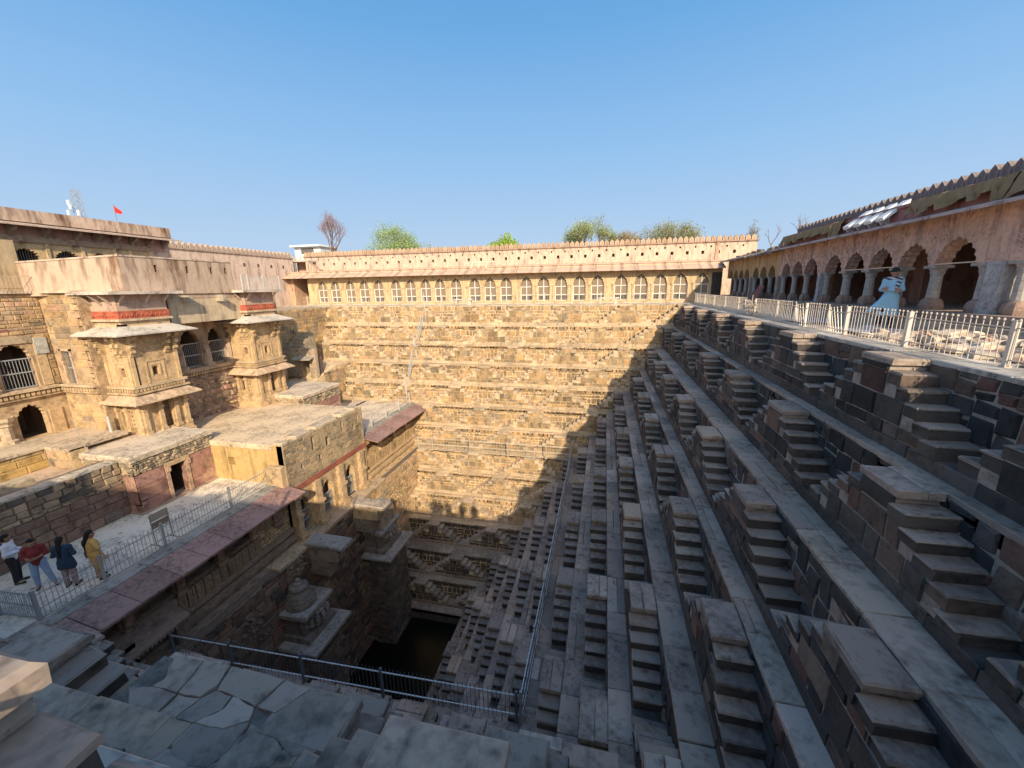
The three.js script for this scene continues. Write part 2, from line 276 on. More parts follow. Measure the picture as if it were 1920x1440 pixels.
    // paving of the ledge between the stair blocks and the next drop (ledge k + 1); the rim itself is paved elsewhere
    { let u = Math.min(a, a2); const end = Math.max(b, b2); while (u < end) { const w = .7 + r() * .9, two = r() < .35 && nEdge - s > .35, A = u + .006, B = Math.min(end, u + w) - .006;
      const cut = two ? lerp(s, nEdge, .4 + r() * .2) : nEdge;
      for (const [n0, n1] of two ? [[s - .02, cut], [cut + .01, nEdge + .014]] : [[s - .02, nEdge + .014]]) { const sd = r() * 1e9, col = vary(pick(slabPal, r), r, .12), jy = (r() - .5) * .016; slabs.add(F((A + B) / 2, yb, (n0 + n1) / 2), Math.sqrt((B - A) * (n1 - n0)), m => m.slab(F, A, B, yb - .09, yb + jy, n0, n1, col, mulberry(sd), .008, .014)); }
      u += w; } }
  }
  core.build('wall_core', M.mortar, G);
  // each stair block is a part; its steps are sub-parts of the blocks that show largest
  const all = []; stairs.forEach((st, i) => st.steps.forEach(e => all.push({ i, s: seen(e.p), e })));
  const cut = all.map(e => e.s).sort((x, y) => y - x)[Math.min(all.length - 1, 299)], rest = new MB(); let left = 300;
  stairs.forEach((st, i) => { const m = st.body.build('staircase' + (i ? '_' + String(i).padStart(3, '0') : ''), M.mortar, G); let n = 0; for (const e of st.steps) { if (seen(e.p) >= cut && left > 0) { const b = new MB(); e.draw(b); b.build('step' + (n ? '_' + String(n).padStart(3, '0') : ''), M.slab, m); n++; left--; } else e.draw(rest); } });
  if (!rest.empty) rest.build('step', M.slab, G).userData.kind = 'stuff';
  stones.flush(); slabs.flush();
  return G;
}
const range = (base, P, lo, hi) => { const a = []; for (let n = -14; n < 15; n++) { const u = base + n * P; if (u > lo - 1.5 && u < hi + 1.5) a.push(u); } return a; };
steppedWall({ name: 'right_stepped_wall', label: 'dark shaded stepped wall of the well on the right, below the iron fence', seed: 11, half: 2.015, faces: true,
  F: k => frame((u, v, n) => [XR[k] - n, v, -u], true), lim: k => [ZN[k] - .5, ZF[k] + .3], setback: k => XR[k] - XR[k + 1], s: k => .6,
  apex: k => range(k % 2 ? 6.85 : 8.93, 4.03, ZN[k], ZF[k]), pal: darkPal, mort: darkMortar, slabPal: slabDark, stepPal: stepDark, litTreadPal: litTread });
steppedWall({ name: 'far_stepped_wall', label: 'tan stepped wall at the far side of the well below the arcade', seed: 23, half: 2.09, faces: true,
  F: k => frame((u, v, n) => [u, v, -(ZF[k] - n)], false), lim: k => [XL[k], XR[k] + .3], setback: k => ZF[k] - ZF[k + 1], s: k => .55,
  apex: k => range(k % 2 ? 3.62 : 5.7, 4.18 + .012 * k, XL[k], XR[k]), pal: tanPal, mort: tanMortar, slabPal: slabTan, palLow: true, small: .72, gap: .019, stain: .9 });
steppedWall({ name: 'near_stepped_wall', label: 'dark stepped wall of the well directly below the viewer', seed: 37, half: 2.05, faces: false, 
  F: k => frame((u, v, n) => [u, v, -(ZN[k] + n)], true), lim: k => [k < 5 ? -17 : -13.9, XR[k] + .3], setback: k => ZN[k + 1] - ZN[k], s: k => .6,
  apex: k => range(k === 0 ? -2.5 : k === 4 ? -4.1 : k % 2 ? -.96 : -2.94, 4.14, k < 5 ? -17 : -13.9, XR[k]).filter(u => !(k === 1 && u < -3 && u > -7)), pal: darkPal, mort: darkMortar, slabPal: slabDark, stepPal: stepDark, litTreadPal: litTread });
{ // broad broken platform of irregular flags below the viewer
  const G = struct('stone_platform', 'platform of cracked grey flagstones in the foreground'), r = mulberry(61), y = Y(2), m = new MB(); m.box(-5.3, -2.66, y - 1.5, y - .03, -3.06, -1.3, [.16, .14, .12]); m.build('platform_core', M.mortar, G);
  const F = frame((u, v, n) => [u, n, -v], true);
  [[[-5.14, 3.07], [-4.7, 3.09], [-4.62, 2.69], [-4.98, 2.69], [-4.93, 2.79]], [[-4.69, 3.09], [-4.31, 3.1], [-4.24, 2.85], [-4.3, 2.7], [-4.6, 2.69]], [[-4.3, 3.1], [-3.51, 3.09], [-3.61, 2.75], [-3.96, 2.8], [-4.19, 2.81]], [[-3.49, 3.08], [-3.13, 3.05], [-3.33, 2.73], [-3.58, 2.75]], [[-3.12, 3.05], [-2.63, 3.06], [-2.63, 2.49], [-2.85, 2.4], [-3.15, 2.53], [-3.31, 2.72]], [[-5.26, 2.63], [-4.98, 2.69], [-4.61, 2.68], [-4.61, 2.46], [-4.82, 2.34]], [[-4.58, 2.68], [-4.29, 2.7], [-4.37, 2.46], [-4.59, 2.46]], [[-4.28, 2.7], [-4.19, 2.8], [-3.96, 2.79], [-3.93, 2.64], [-4.12, 2.46], [-4.35, 2.46]], [[-3.94, 2.79], [-3.61, 2.74], [-3.54, 2.61], [-3.74, 2.48], [-4.1, 2.47], [-3.92, 2.65]], [[-4.59, 2.44], [-4.12, 2.46], [-4.13, 2.22], [-4.23, 2.04], [-4.36, 2.02], [-4.6, 2.3]], [[-4.09, 2.45], [-3.52, 2.6], [-3.5, 2.37], [-3.58, 2.16], [-3.96, 2.09], [-4.1, 2.21]], [[-3.5, 2.59], [-3.17, 2.54], [-2.86, 2.38], [-3.05, 2.27], [-3.56, 2.16], [-3.48, 2.36]], [[-2.84, 2.39], [-2.65, 2.46], [-2.57, 2.38], [-3.02, 2.28]], [[-4.8, 2.3], [-4.62, 2.42], [-4.38, 2.0], [-4.4, 1.7], [-4.9, 1.7]], [[-4.2, 2.0], [-4.1, 2.18], [-3.6, 2.12], [-3.02, 2.25], [-2.64, 2.36], [-2.64, 1.7], [-4.35, 1.7]]].forEach((pl, i) => { // edges roughened
    const o = []; pl.forEach((p, k) => { const q = pl[(k + 1) % pl.length], L = Math.hypot(q[0] - p[0], q[1] - p[1]), n = Math.max(1, Math.round(L / .09)); for (let t = 0; t < n; t++) o.push([lerp(p[0], q[0], t / n) + (t ? (r() - .5) * .022 : 0), lerp(p[1], q[1], t / n) + (t ? (r() - .5) * .022 : 0)]); });
    const cx = pl.reduce((a, p) => a + p[0], 0) / pl.length, cz = pl.reduce((a, p) => a + p[1], 0) / pl.length, dy = (r() - .5) * .012, c = shadeOf(vary(pick(slabDark, r), r, .1), .92); const in1 = o.map(p => [lerp(p[0], cx, .003), lerp(p[1], cz, .003)]), in2 = in1.map(p => [lerp(p[0], cx, .018), lerp(p[1], cz, .018)]), b = new MB(); b.plate(F, in1, [], y - .2, y - .008 + dy, c); b.plate(F, in2, [], y - .02 + dy, y + .004 + dy, c, false); b.build(num('flagstone', i), M.slab, G); });
  [[-4.75, 1.72, .35, .3, .22], [-4.35, 1.5, .3, .26, .2], [-2.72, 1.62, .2, .22, .13], [-2.6, 2.5, .16, .2, -.2]].forEach(([x, z, w, d, h], i) => { const b = new MB(); b.slab(frame((u, v, n) => [u, v, -n], true), x, x + w, y - .5, y + h, z, z + d, vary([.20, .18, .16], r, .2), r, .05, .06); b.build(num('broken_block', i), M.stone, G); });
}
{ // dark water in the pool
  const m = new MB(); m.quad([-15, -21.75, -13], [-7, -21.75, -13], [-7, -21.75, -22], [-15, -21.75, -22], [.02, .026, .018]);
  const w = m.build('water', new THREE.MeshPhysicalMaterial({ color: 0x11140d, vertexColors: false, roughness: .22, metalness: 0, specularIntensity: .3 }), null, 'black still water at the bottom of the well'); w.userData.kind = 'structure';
}
{ // floor of the shaft below the lowest ledge
  const m = new MB(), c = [.08, .07, .06]; m.box(-15, -8.45, -23, -21, -20.8 - .5, -20.8, c); m.box(-8.45, -7.9, -23, -21, -21, -14, c); m.box(-15, -8, -23, -21, -14.4, -13.9, c);
  const w = m.build('pool_edge', M.stone, null, 'dark stone edge of the pool at the bottom of the well'); w.userData.kind = 'structure';
}
// ---------------------------------------------------------------- ground and the paved rim round the well
{
  const m = new MB(), c = [.34, .27, .19], y = -1.62, W = [-33, 15, -41, 9], O = 2600;
  for (const [x0, x1, z0, z1] of [[-O, W[0], -O, O], [W[1], O, -O, O], [W[0], W[1], -O, W[2]], [W[0], W[1], W[3], O]]) m.quad([x0, y, z1], [x1, y, z1], [x1, y, z0], [x0, y, z0], c);
  tag(m.build('ground', M.stone), 'dry earth round the well outside its walls', null, null, 'structure');
}
const dustPal = [[3, [.52, .44, .35]], [2, [.46, .39, .31]], [1, [.58, .49, .39]], [.6, [.40, .35, .30]]];
{
  const G = struct('rim_pavement', 'pale dusty pavement along the rim of the well'), r = mulberry(71), base = new MB(), c = [.47, .39, .30];
  base.box(5.75, 15, -1.75, -1.40, -40, 8, c); base.box(-31, 5.75, -1.75, -1.40, -40, -32.65, c); base.box(-17.5, 5.75, -1.75, -1.40, -.15, 8, [.3, .27, .23]);
  base.build('bedding', M.mortar, G);
  const S = new Pieces('paving_slab', G, M.slab, 300);
  const pave = (x0, x1, z0, z1, along, w0, w1, l0, l1) => { // slabs in rows
    const rows = []; let a = along === 'z' ? x0 : z0; const A1 = along === 'z' ? x1 : z1; while (a < A1 - .05) { const w = Math.min(A1 - a, w0 + r() * (w1 - w0)); rows.push([a, a + w]); a += w; }
    for (const [p, q] of rows) { let b = along === 'z' ? z0 : x0; const B1 = along === 'z' ? z1 : x1; while (b < B1 - .03) { const l = Math.min(B1 - b, l0 + r() * (l1 - l0)); const X0 = along === 'z' ? p : b, X1 = along === 'z' ? q : b + l, Z0 = along === 'z' ? b : p, Z1 = along === 'z' ? b + l : q, sd = r() * 1e9, col = vary(pick(dustPal, r), r, .1), jy = (r() - .5) * .012;
      S.add([(X0 + X1) / 2, -1.35, (Z0 + Z1) / 2], Math.sqrt((X1 - X0) * (Z1 - Z0)), m => m.slab(frame((u, v, n) => [u, v, n], false), X0 + .005, X1 - .005, -1.43, -1.35 + jy, Z0 + .005, Z1 - .005, col, mulberry(sd), .008, .012)); b += l; } }
  };
  pave(5.69, 6.22, -32.6, 8, 'z', .52, .53, .9, 1.7); pave(6.22, 9.0, -32.6, -4, 'z', .7, 1.1, .7, 1.4);
  pave(-28.7, 9.0, -33.2, -32.56, 'x', .6, .62, .9, 1.7); pave(-30, 9.0, -35.6, -33.2, 'x', .8, 1.0, .9, 1.6);
  pave(-16, 5.69, -.22, .7, 'x', .4, .5, .9, 1.5);
  S.flush();
}

{ // unseen low kerb, added behind the viewer to shade the first steps
  const G = thing('added_kerb', 'unseen stone kerb added on the near rim to shade the first steps', 'kerb'), r = mulberry(79); for (let x = -14, i = 0; x < 5.6; i++) { const l = .9 + r() * .6; new MB().slab(frame((u, v, n) => [u, v, n], false), x, Math.min(5.65, x + l) - .01, -1.36, -1.03, .06, .24, vary([.42, .36, .29], r, .1), r, .01, .02).build(num('kerb_stone', i), M.slab, G); x += l; }
}
// ---------------------------------------------------------------- colonnade on the right rim
const pinkRough = [.76, .49, .37], pinkSmooth = [.48, .21, .18], ochre = [.60, .385, .19], greyStone = [.42, .375, .33], whitePaint = [.62, .60, .58];
{
  const B = thing('colonnade_building', 'pink arcaded gallery with grey stone columns along the right rim', 'colonnade building');
  const X0 = 9.3, F = frame((u, v, n) => [X0 - n, v, -u], true), r = mulberry(91);
  const Zn = 10.3, Zf = 35.4, vB = -.82, vS = .44, vE = 1.70;     // plinth, capital, eave heights
  const arches = [[11.15, 1.4], [13.87, 1.3], [15.45, 1.22], [17.01, 1.22], [18.55, 1.2], [20.06, 1.22], [22.0, 1.22], [23.37, 1.08], [24.68, 1.02], [26.6, .95], [27.9, .95], [29.2, .95], [30.9, .9], [32.1, .9], [33.3, .9], [34.5, .9]];
  const wallPart = (a, b, list, col, mat, name) => {
    const o = [[a, vE + .12], [a, vS]]; for (const [c, w] of list) o.push(...foil(c, w + .1, vS, w * .33 + .24, 9, .09, 4)); o.push([b, vS], [b, vE + .12]);
    return new MB().plate(F, o, [], -.42, 0, col).build(name, mat, B);
  };
  wallPart(Zn, 25.62, arches.filter(a => a[0] < 25.6), pinkRough, M.carved, 'arch_wall'); tag(wallPart(25.62, Zf, arches.filter(a => a[0] > 25.6), ochre, M.plaster, 'arch_wall_001'), 'yellow plastered arch wall');
  { // chisel strokes fanning out round the arches
    const m = new MB(), q = mulberry(17); for (const [c, w] of arches.filter(a => a[0] < 25.6)) for (let i = 0; i < 90; i++) { const th = (q() * 1.1 - .05) * Math.PI, R = w / 2 + .1 + q() * .62, L = .05 + q() * .12, x = c + Math.cos(th) * R, y = vS + Math.sin(th) * R * .95, tw = th + (q() - .5) * .7; if (y < vS + .05 || y > vE - .02 || x < Zn || x > 25.55) continue; if (arches.some(([c2, w2]) => Math.hypot((x - c2) / (w2 / 2 + .12), (y - vS) / (w2 * .36 + .36)) < 1)) continue; const dx = Math.cos(tw) * L, dy = Math.sin(tw) * L, px = -Math.sin(tw) * .014, py = Math.cos(tw) * .014, h = .012 + q() * .02, k = vary(pinkRough, q, .22); const A = F(x - dx + px, y - dy + py, -.002), B = F(x + dx + px, y + dy + py, -.002), C = F(x + dx - px, y + dy - py, -.002), D = F(x - dx - px, y - dy - py, -.002), E1 = F(x - dx * .8, y - dy * .8, h), E2 = F(x + dx * .8, y + dy * .8, h); m.quad(A, B, E2, E1, k); m.quad(C, D, E1, E2, k); m.tri(B, C, E2, k); m.tri(D, A, E1, k); }
    m.build('chisel_mark', M.stone, B).userData.kind = 'stuff';
  }
  const p = new MB(); p.fbox(F, Zn, Zf, -1.36, vB, -4.6, .34, [.36, .26, .2]); p.fbox(F, Zn, Zf, -1.36, -1.08, .34, .62, [.46, .38, .3]); p.build('plinth', M.stone, B);
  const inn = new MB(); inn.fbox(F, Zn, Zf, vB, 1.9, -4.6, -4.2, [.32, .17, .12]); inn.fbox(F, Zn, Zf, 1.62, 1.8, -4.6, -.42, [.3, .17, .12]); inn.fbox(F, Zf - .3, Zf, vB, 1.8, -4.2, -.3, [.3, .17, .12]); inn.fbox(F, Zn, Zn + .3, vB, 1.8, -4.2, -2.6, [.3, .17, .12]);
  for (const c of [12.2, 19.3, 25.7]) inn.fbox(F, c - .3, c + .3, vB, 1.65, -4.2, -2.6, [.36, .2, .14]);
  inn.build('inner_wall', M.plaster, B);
  // columns: flared lotus base, faceted shaft, capital with brackets
  const mkCol = (hgt, R) => { const m = new MB(), g = greyStone; m.lathe(0, 0, [[R * 1.05, .3], [R, .5], [R * .92, hgt - .3], [R * 1.0, hgt - .28]], 12, g); const col = m.build('column', M.stone, B); B.remove(col);
    const b = new MB(), bc = [.33, .22, .17]; b.lathe(0, 0, [[R * 1.55, 0], [R * 1.75, .1], [R * 1.62, .2], [R * 1.3, .29], [R * 1.06, .34]], 12, bc); for (let k = 0; k < 4; k++) { const a = k * Math.PI / 2 + Math.PI / 4, x = Math.sin(a) * R * 1.35, z = Math.cos(a) * R * 1.35; b.lathe(x, z, [[R * .55, 0], [R * .62, .12], [R * .4, .24], [.01, .3]], 7, bc); } b.build('base', M.stone, col);
    const c = new MB(); c.lathe(0, 0, [[R * .95, hgt - .28], [R * 1.18, hgt - .2], [R * 1.1, hgt - .17], [R * 1.5, hgt - .06], [R * 1.5, hgt]], 12, shadeOf(g, 1.05)); c.box(-R * 1.5, R * 1.5, hgt - .08, hgt, -R * 1.75, R * 1.75, shadeOf(g, .95)); c.build('capital', M.stone, col); return col; };
  const colA = mkCol(vS - vB, .145), colB = mkCol(vS - vB, .118); let nc = 0;
  for (let i = 0; i < arches.length - 1; i++) { const a = arches[i][0] + arches[i][1] / 2 + .05, b = arches[i + 1][0] - arches[i + 1][1] / 2 - .05, mid = (a + b) / 2, gap = b - a, src = mid < 20 ? colA : colB;
    const spots = gap > .52 ? [a + .13, b - .13] : [mid]; for (const u of spots) put(src, num('column', nc++), B, X0 + .21, vB, -u, 0);
    if (gap > .52) { const m = new MB(), c = mid > 25 ? [.36, .3, .26] : [.42, .40, .39]; m.fbox(F, mid - gap * .18, mid + gap * .18, vB, vS, -.36, .045, c); m.fbox(F, mid - gap * .21, mid + gap * .21, vB, vB + .3, -.36, .06, shadeOf(c, .9)); m.plate(F, rect(mid - gap * .15, mid + gap * .15, vB + .75, vS - .1), [[[mid - .06, vB + .82], [mid - .06, vB + 1.0], [mid, vB + 1.1], [mid + .06, vB + 1.0], [mid + .06, vB + .82]]], .045, .06, shadeOf(c, 1.06)); const q = m.build(num('pier', i), M.stone, B); } }
  for (const u of [11.15, 13.87, 17.01, 18.55]) { const i = arches.findIndex(a => Math.abs(a[0] - u) < .4), w = arches[i][1]; new MB().bar(F(arches[i][0] - w / 2 - .06, vS + .03, -.02), F(arches[i][0] + w / 2 + .06, vS + .03, -.02), .022, [.52, .42, .34]).build(num('tie_rod', i), M.metal, B); }
  // eave slab, parapet band, rampart with merlons behind it
  const ev = new MB(); ev.plate(frame((u, v, n) => [X0 - u, v, -n], false), [[-.1, vE + .1], [.62, vE - .02], [.62, vE + .05], [-.1, vE + .24]], [], Zn - .2, 25.5, [.55, .42, .38]); ev.build('eave', M.plaster, B);
  const ev2 = new MB(); for (let u = 25.5, i = 0; u < Zf - .05; i++) { const l = .5 + r() * .5, e = Math.min(Zf, u + l), d = .5 + r() * .16; ev2.plate(frame((a, v, n) => [X0 - a, v, -n], false), [[-.1, vE + .1], [d, vE - .04 - r() * .04], [d, vE + .03], [-.1, vE + .24]], [], u + .01, e - .01, shadeOf([.22, .17, .15], .7 + r() * .7)); u = e; } tag(ev2.build('eave_001', M.stone, B), 'broken dark eave of loose slabs');
  const pp = new MB(); pp.fbox(F, Zn - .1, 25.5, vE + .2, 2.32, -.5, -.02, pinkSmooth); pp.fbox(F, Zn - .1, 25.5, 2.3, 2.4, -.55, .05, shadeOf(pinkSmooth, .9)); pp.build('parapet', M.plaster, B);
  const rb = new MB(); for (let i = 0; i < 90; i++) { const u = 25.6 + r() * 9.6, n = -.1 - r() * 1.4, s = .12 + r() * .25, y = vE + .15 + r() * .35 * (1 - (u - 25) / 14); rb.slab(F, u, u + s * 1.6, y - .2, y + s * .4, n - s, n, vary([.25, .18, .15], r, .4), r, .04, .02); } const rub = rb.build('roof_rubble', M.stone, B); rub.userData.kind = 'stuff';
  const roof = new MB(); roof.fbox(F, Zn, Zf, 1.8, 1.92, -4.6, -.05, [.3, .22, .18]); roof.build('roof', M.stone, B);
  const rw = new MB(); rw.fbox(F, 11.2, 28.2, 1.9, 2.72, -1.9, -1.55, [.2, .15, .13]); rw.fbox(F, 11.2, 28.2, 2.7, 2.78, -1.95, -1.45, [.16, .135, .125]); rw.build('rampart', M.plaster, B);
  const mer = merlon([.27, .225, .21]); for (let u = 11.3, i = 0; u < 28.1; u += .385, i++) put(mer, num('merlon', i), B, X0 + 1.7, 2.78, -u, Math.PI / 2, [1, .95 + r() * .1, 1]);
  // white slanted sun vents
  for (let i = 0; i < 4; i++) { const u0 = 16.6 + i * .66, m = new MB(), G = frame((a, v, n) => [X0 - a, v, -n], false); m.plate(G, [[-.3, 2.62], [-.3, 2.5], [.36, 1.98], [.4, 2.08]], [], u0, u0 + .4, [.8, .79, .76]); m.plate(G, [[-.2, 2.44], [-.2, 1.94], [.02, 1.86], [.1, 1.98], [.2, 1.88], [.32, 2.04]], [], u0 + .36, u0 + .42, [.7, .7, .68]); m.build(num('sun_vent', i), M.white, B); }
}
function merlon(c) { const m = new MB(), F = WORLD, w = .165; m.plate(F, [[-w, 0], [w, 0], [w, .2], [w * .95, .27], [w * .6, .36], [0, .46], [-w * .6, .36], [-w * .95, .27], [-w, .2]], [], -.13, .13, c); const k = m.build('merlon', M.plaster); scene.remove(k); return k; }
{ // tarpaulins thrown over the parapet
  const F = frame((u, v, n) => [9.3 - n, v, -u], true);
  const tarp = (u0, u1, label, seed) => {
    const r = mulberry(seed), m = new MB(), N = Math.round((u1 - u0) / .085), K = 9, ph = r() * 9, grid = [];
    const drop = u => .30 + .34 * ((u * 1.15 + ph) % 1) * (.5 + vnoise(Math.floor(u * 1.15 + ph), 1, seed));
    for (let i = 0; i <= N; i++) { const u = lerp(u0, u1, i / N), row = []; for (let k = 0; k <= K; k++) { const t = k / K; let v, n; if (t < .3) { n = lerp(-.45, .06, t / .3); v = 2.44 + .03 * Math.sin(u * 9 + t * 8) ; } else { const s = (t - .3) / .7; v = 2.44 - s * drop(u + .2 * s) ; n = .06 + s * .03 + (.09 * Math.pow(Math.abs(Math.sin(u * 4.1 + s * 1.6 + ph)), .6) + .05 * Math.pow(Math.abs(Math.sin(u * 11 + s * 3 + ph)), .7) + .05 * vnoise(u * 6, s * 3, seed)) * (.35 + s); } row.push(F(u + (t > .3 ? .14 * Math.sin(u * 3.1 + ph) * (t - .3) : 0), v, n)); } grid.push(row); }
    for (let i = 0; i < N; i++) for (let k = 0; k < K; k++) { const c = vary([.30, .20, .10], r, .06); m.quad(grid[i][k], grid[i + 1][k], grid[i + 1][k + 1], grid[i][k + 1], c); }
    tag(m.build(numbered('tarpaulin'), M.cloth), label, 'tarpaulin');
  };
  tarp(10.8, 12.35, 'brown tarpaulin on the pink parapet nearest the right edge', 3); tarp(12.4, 15.9, 'wide brown tarpaulin draped over the pink parapet right of the white vents', 7); tarp(19.5, 25.4, 'long row of brown tarpaulin hung on the parapet left of the white vents', 12);
}
// ---------------------------------------------------------------- arcade and rampart on the far rim
{
  const B = thing('arcade_building', 'low ochre arcade with white grilles along the far rim', 'arcade building');
  const Z0 = -35.5, F = frame((u, v, n) => [u, v, Z0 + n], false), r = mulberry(131), s = 35.5 / 34.3;
  const xs = [-26.26, -24.88, -23.29, -21.84, -20.36, -18.61, -17.16, -15.7, -14.32, -12.82, -11.1, -9.7, -8.28, -6.51, -5.05, -3.58, -2.09, -.62, 1.23, 2.75, 4.2, 5.71, 7.25].map(x => x * s);
  const vB = -1.16, vS = .1, vT = 1.28, w = 1.04;
  const holes = xs.map(c => archHole(c, w, vB + .03, vS, .78, 7, .08));
  new MB().plate(F, rect(-28.8, 8.95, vB, vT), holes, -.4, 0, [.66, .48, .27]).build('arch_wall', M.plaster, B);
  const pl = new MB(); pl.fbox(F, -28.8, 8.95, -1.4, vB, -.5, .28, [.58, .38, .2]); pl.fbox(F, -28.8, 8.95, -1.4, vB - .1, .28, .5, [.55, .43, .31]); pl.build('plinth', M.stone, B);
  const pil = new MB(); for (let i = 0; i < xs.length; i++) for (const d of [-1, 1]) { const c = xs[i] + d * (w / 2 + .1); pil.fbox(F, c - .07, c + .07, vB, vS + .06, 0, .07, [.60, .42, .25]); pil.fbox(F, c - .1, c + .1, vS + .02, vS + .1, 0, .1, [.62, .44, .27]); pil.fbox(F, c - .1, c + .1, vB, vB + .12, 0, .1, [.62, .44, .27]); } const pm = pil.build('pilaster', M.stone, B); pm.userData.kind = 'stuff';
  const inn = new MB(); inn.fbox(F, -28.8, 8.95, vB, vT, -3.4, -3.1, [.3, .2, .12]); inn.fbox(F, -28.8, 8.95, vT - .1, vT + .1, -3.4, -.4, [.3, .2, .12]); inn.fbox(F, -28.8, 8.95, vB - .1, vB, -3.4, -.4, [.42, .32, .22]); inn.build('inner_wall', M.plaster, B);
  // white grille with brown mesh panes in every arch
  const g = new MB(), W = [.68, .65, .60]; const H = w / 2 - .02;
  for (const u of [-H, 0, H]) g.fbox(WORLD, u - .03, u + .03, 0, u ? 1.28 : 1.95, -.04, .04, W); for (const v of [.03, .52, 1.22]) g.fbox(WORLD, -H, H, v - .03, v + .03, -.035, .035, W);
  const grille = g.build('window_grille', M.white); scene.remove(grille);
  new MB().plate(WORLD, [[-H, .48], ...foil(0, w - .04, 1.24, .74, 7, .08), [H, .48]], [], -.02, -.012, [.26, .2, .14]).build('mesh_screen', M.cloth, grille);
  const lowp = new MB(); for (let k = 0; k < 12; k++) lowp.bar([-H + .085 * (k + .5), .05, 0], [-H + .085 * (k + .5), .5, 0], .008, W); lowp.build('bar_panel', M.white, grille);
  xs.forEach((x, i) => put(grille, num('window_grille', i), B, x, vB, Z0 - .14));
  const fr = new MB(); for (let i = 0; i < 70; i++) { const u = -27 + r() * 35, h = .15 + r() * .45, q = .15 + r() * .3; fr.slab(F, u, u + q, vB, vB + h, -1.3 - r() * .6, -.85, vary([.55, .36, .27], r, .2), r, .03, .03); } fr.build('stone_fragment', M.stone, B).userData.kind = 'stuff';
  // deep sloping eave of slabs and the parapet above it
  const G = frame((u, v, n) => [n, v, Z0 + u], false); const ev = new MB(); ev.plate(frame((u, v, n) => [n, v, Z0 + u], true), [[-.2, 1.46], [.85, 1.22], [.85, 1.29], [-.2, 1.68]], [], -31, 8.95, [.64, .44, .31]); ev.build('eave', M.plaster, B);
  const pp = new MB(); pp.fbox(F, -31, 8.95, 1.5, 1.84, -.6, -.1, [.65, .47, .34]); pp.fbox(F, -31, 8.95, 1.8, 1.88, -4, -.04, [.64, .44, .33]); pp.build('parapet', M.plaster, B);
  const vt = new MB(); for (let i = 0; i < 3; i++) { const u = -11.7 + i * .68; vt.plate(frame((a, v, n) => [n, v, Z0 + a], true), [[-.45, 2.28], [-.4, 2.34], [.3, 1.74], [.26, 1.66]], [], u, u + .07, [.7, .58, .45]); } vt.fbox(F, -11.75, -9.7, 2.26, 2.34, -.5, -.3, [.7, .58, .45]); vt.build('sun_vent', M.white, B);
  const rt = new MB(); rt.fbox(F, -30.5, -28.8, vB, 1.3, -2.6, -2.4, [.55, .33, .22]); rt.fbox(F, -31, -30.4, -1.4, 1.3, -3.2, 0, [.6, .38, .25]); rt.build('side_wall', M.plaster, B);
  const jw = new MB(); for (let i = 0; i < 7; i++) jw.fbox(F, 8.25 + i * .1, 8.275 + i * .1, vB, .9, .02, .06, [.12, .1, .09]); for (let i = 0; i < 6; i++) jw.fbox(F, 8.2, 8.9, vB + .05 + i * .38, vB + .08 + i * .38, .02, .07, [.12, .1, .09]); jw.fbox(F, 8.2, 8.93, vB, .95, 0, .02, [.05, .04, .035]); jw.build('lattice_window', M.metal, B);
}
{
  const R = thing('rampart_wall', 'long pink crenellated rampart behind the far arcade', 'wall'), Z0 = -40, F = frame((u, v, n) => [u, v, Z0 + n], false), r = mulberry(7), pk = [.66, .49, .365];
  const holes = []; for (let i = 0; i < 34; i++) { const u = -31.5 + i * 1.28; holes.push(rect(u, u + .24, 2.66, 2.94)); if (i % 1 === 0) holes.push(rect(u + .7, u + .84, 3.2, 3.36)); }
  new MB().plate(F, rect(-32.5, 12.6, -1.6, 3.62), holes, -.5, 0, pk).build('wall_face', M.plaster, R);
  const b = new MB(); b.fbox(F, -32.6, 12.7, -1.6, 3.6, -1.0, -.46, [.2, .12, .085]); b.build('wall_core', M.plaster, R);
  new MB().fbox(F, -32.6, 12.7, 3.62, 3.72, -.6, .12, [.42, .27, .2]).build('string_course', M.plaster, R);
  new MB().fbox(F, -31, 9, 1.9, 2.2, 0, .1, [.6, .4, .29]).build('base_band', M.plaster, R);
  new MB().fbox(F, 9.3, 9.6, 2.1, 3.62, 0, .06, [.55, .34, .24]).build('buttress', M.plaster, R);
  const m1 = merlon([.66, .47, .31]), m2 = merlon([.56, .38, .25]); for (let u = -32.3, i = 0; u < 12.5; u += .455, i++) put(r() < .6 ? m1 : m2, num('merlon', i), R, u, 3.72, Z0 - .15, 0, [1.1, .95 + r() * .15, 1]);
}
// ---------------------------------------------------------------- the palace on the left side of the well
const sandPal = [[4, [.54, .37, .20]], [3, [.50, .33, .17]], [2, [.44, .31, .19]], [1, [.36, .27, .18]], [1, [.56, .35, .22]], [.6, [.25, .2, .14]]];
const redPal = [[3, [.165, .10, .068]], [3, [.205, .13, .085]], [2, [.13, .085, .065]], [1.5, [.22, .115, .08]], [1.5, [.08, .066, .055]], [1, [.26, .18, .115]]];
const sand = [.55, .375, .205], pinkWall = [.60, .42, .32], maroon = [.30, .115, .095], ironGrey = [.36, .38, .40];
const SX = X => frame((u, v, n) => [X + n, v, -u], false);          // wall facing the well (+x); u = distance along the well
const SZ = Z => frame((u, v, n) => [u, v, -Z + n], false);          // wall facing the viewer (+z)
SX(0); const noFlip = F => F;
const AX = X => frame((u, v, n) => [X + n, v, -u], true);
const multi = (name, mat, parent) => ({ i: 0, fbox(...a) { new MB().fbox(...a).build(num(name, this.i++), mat, parent); return this; } });
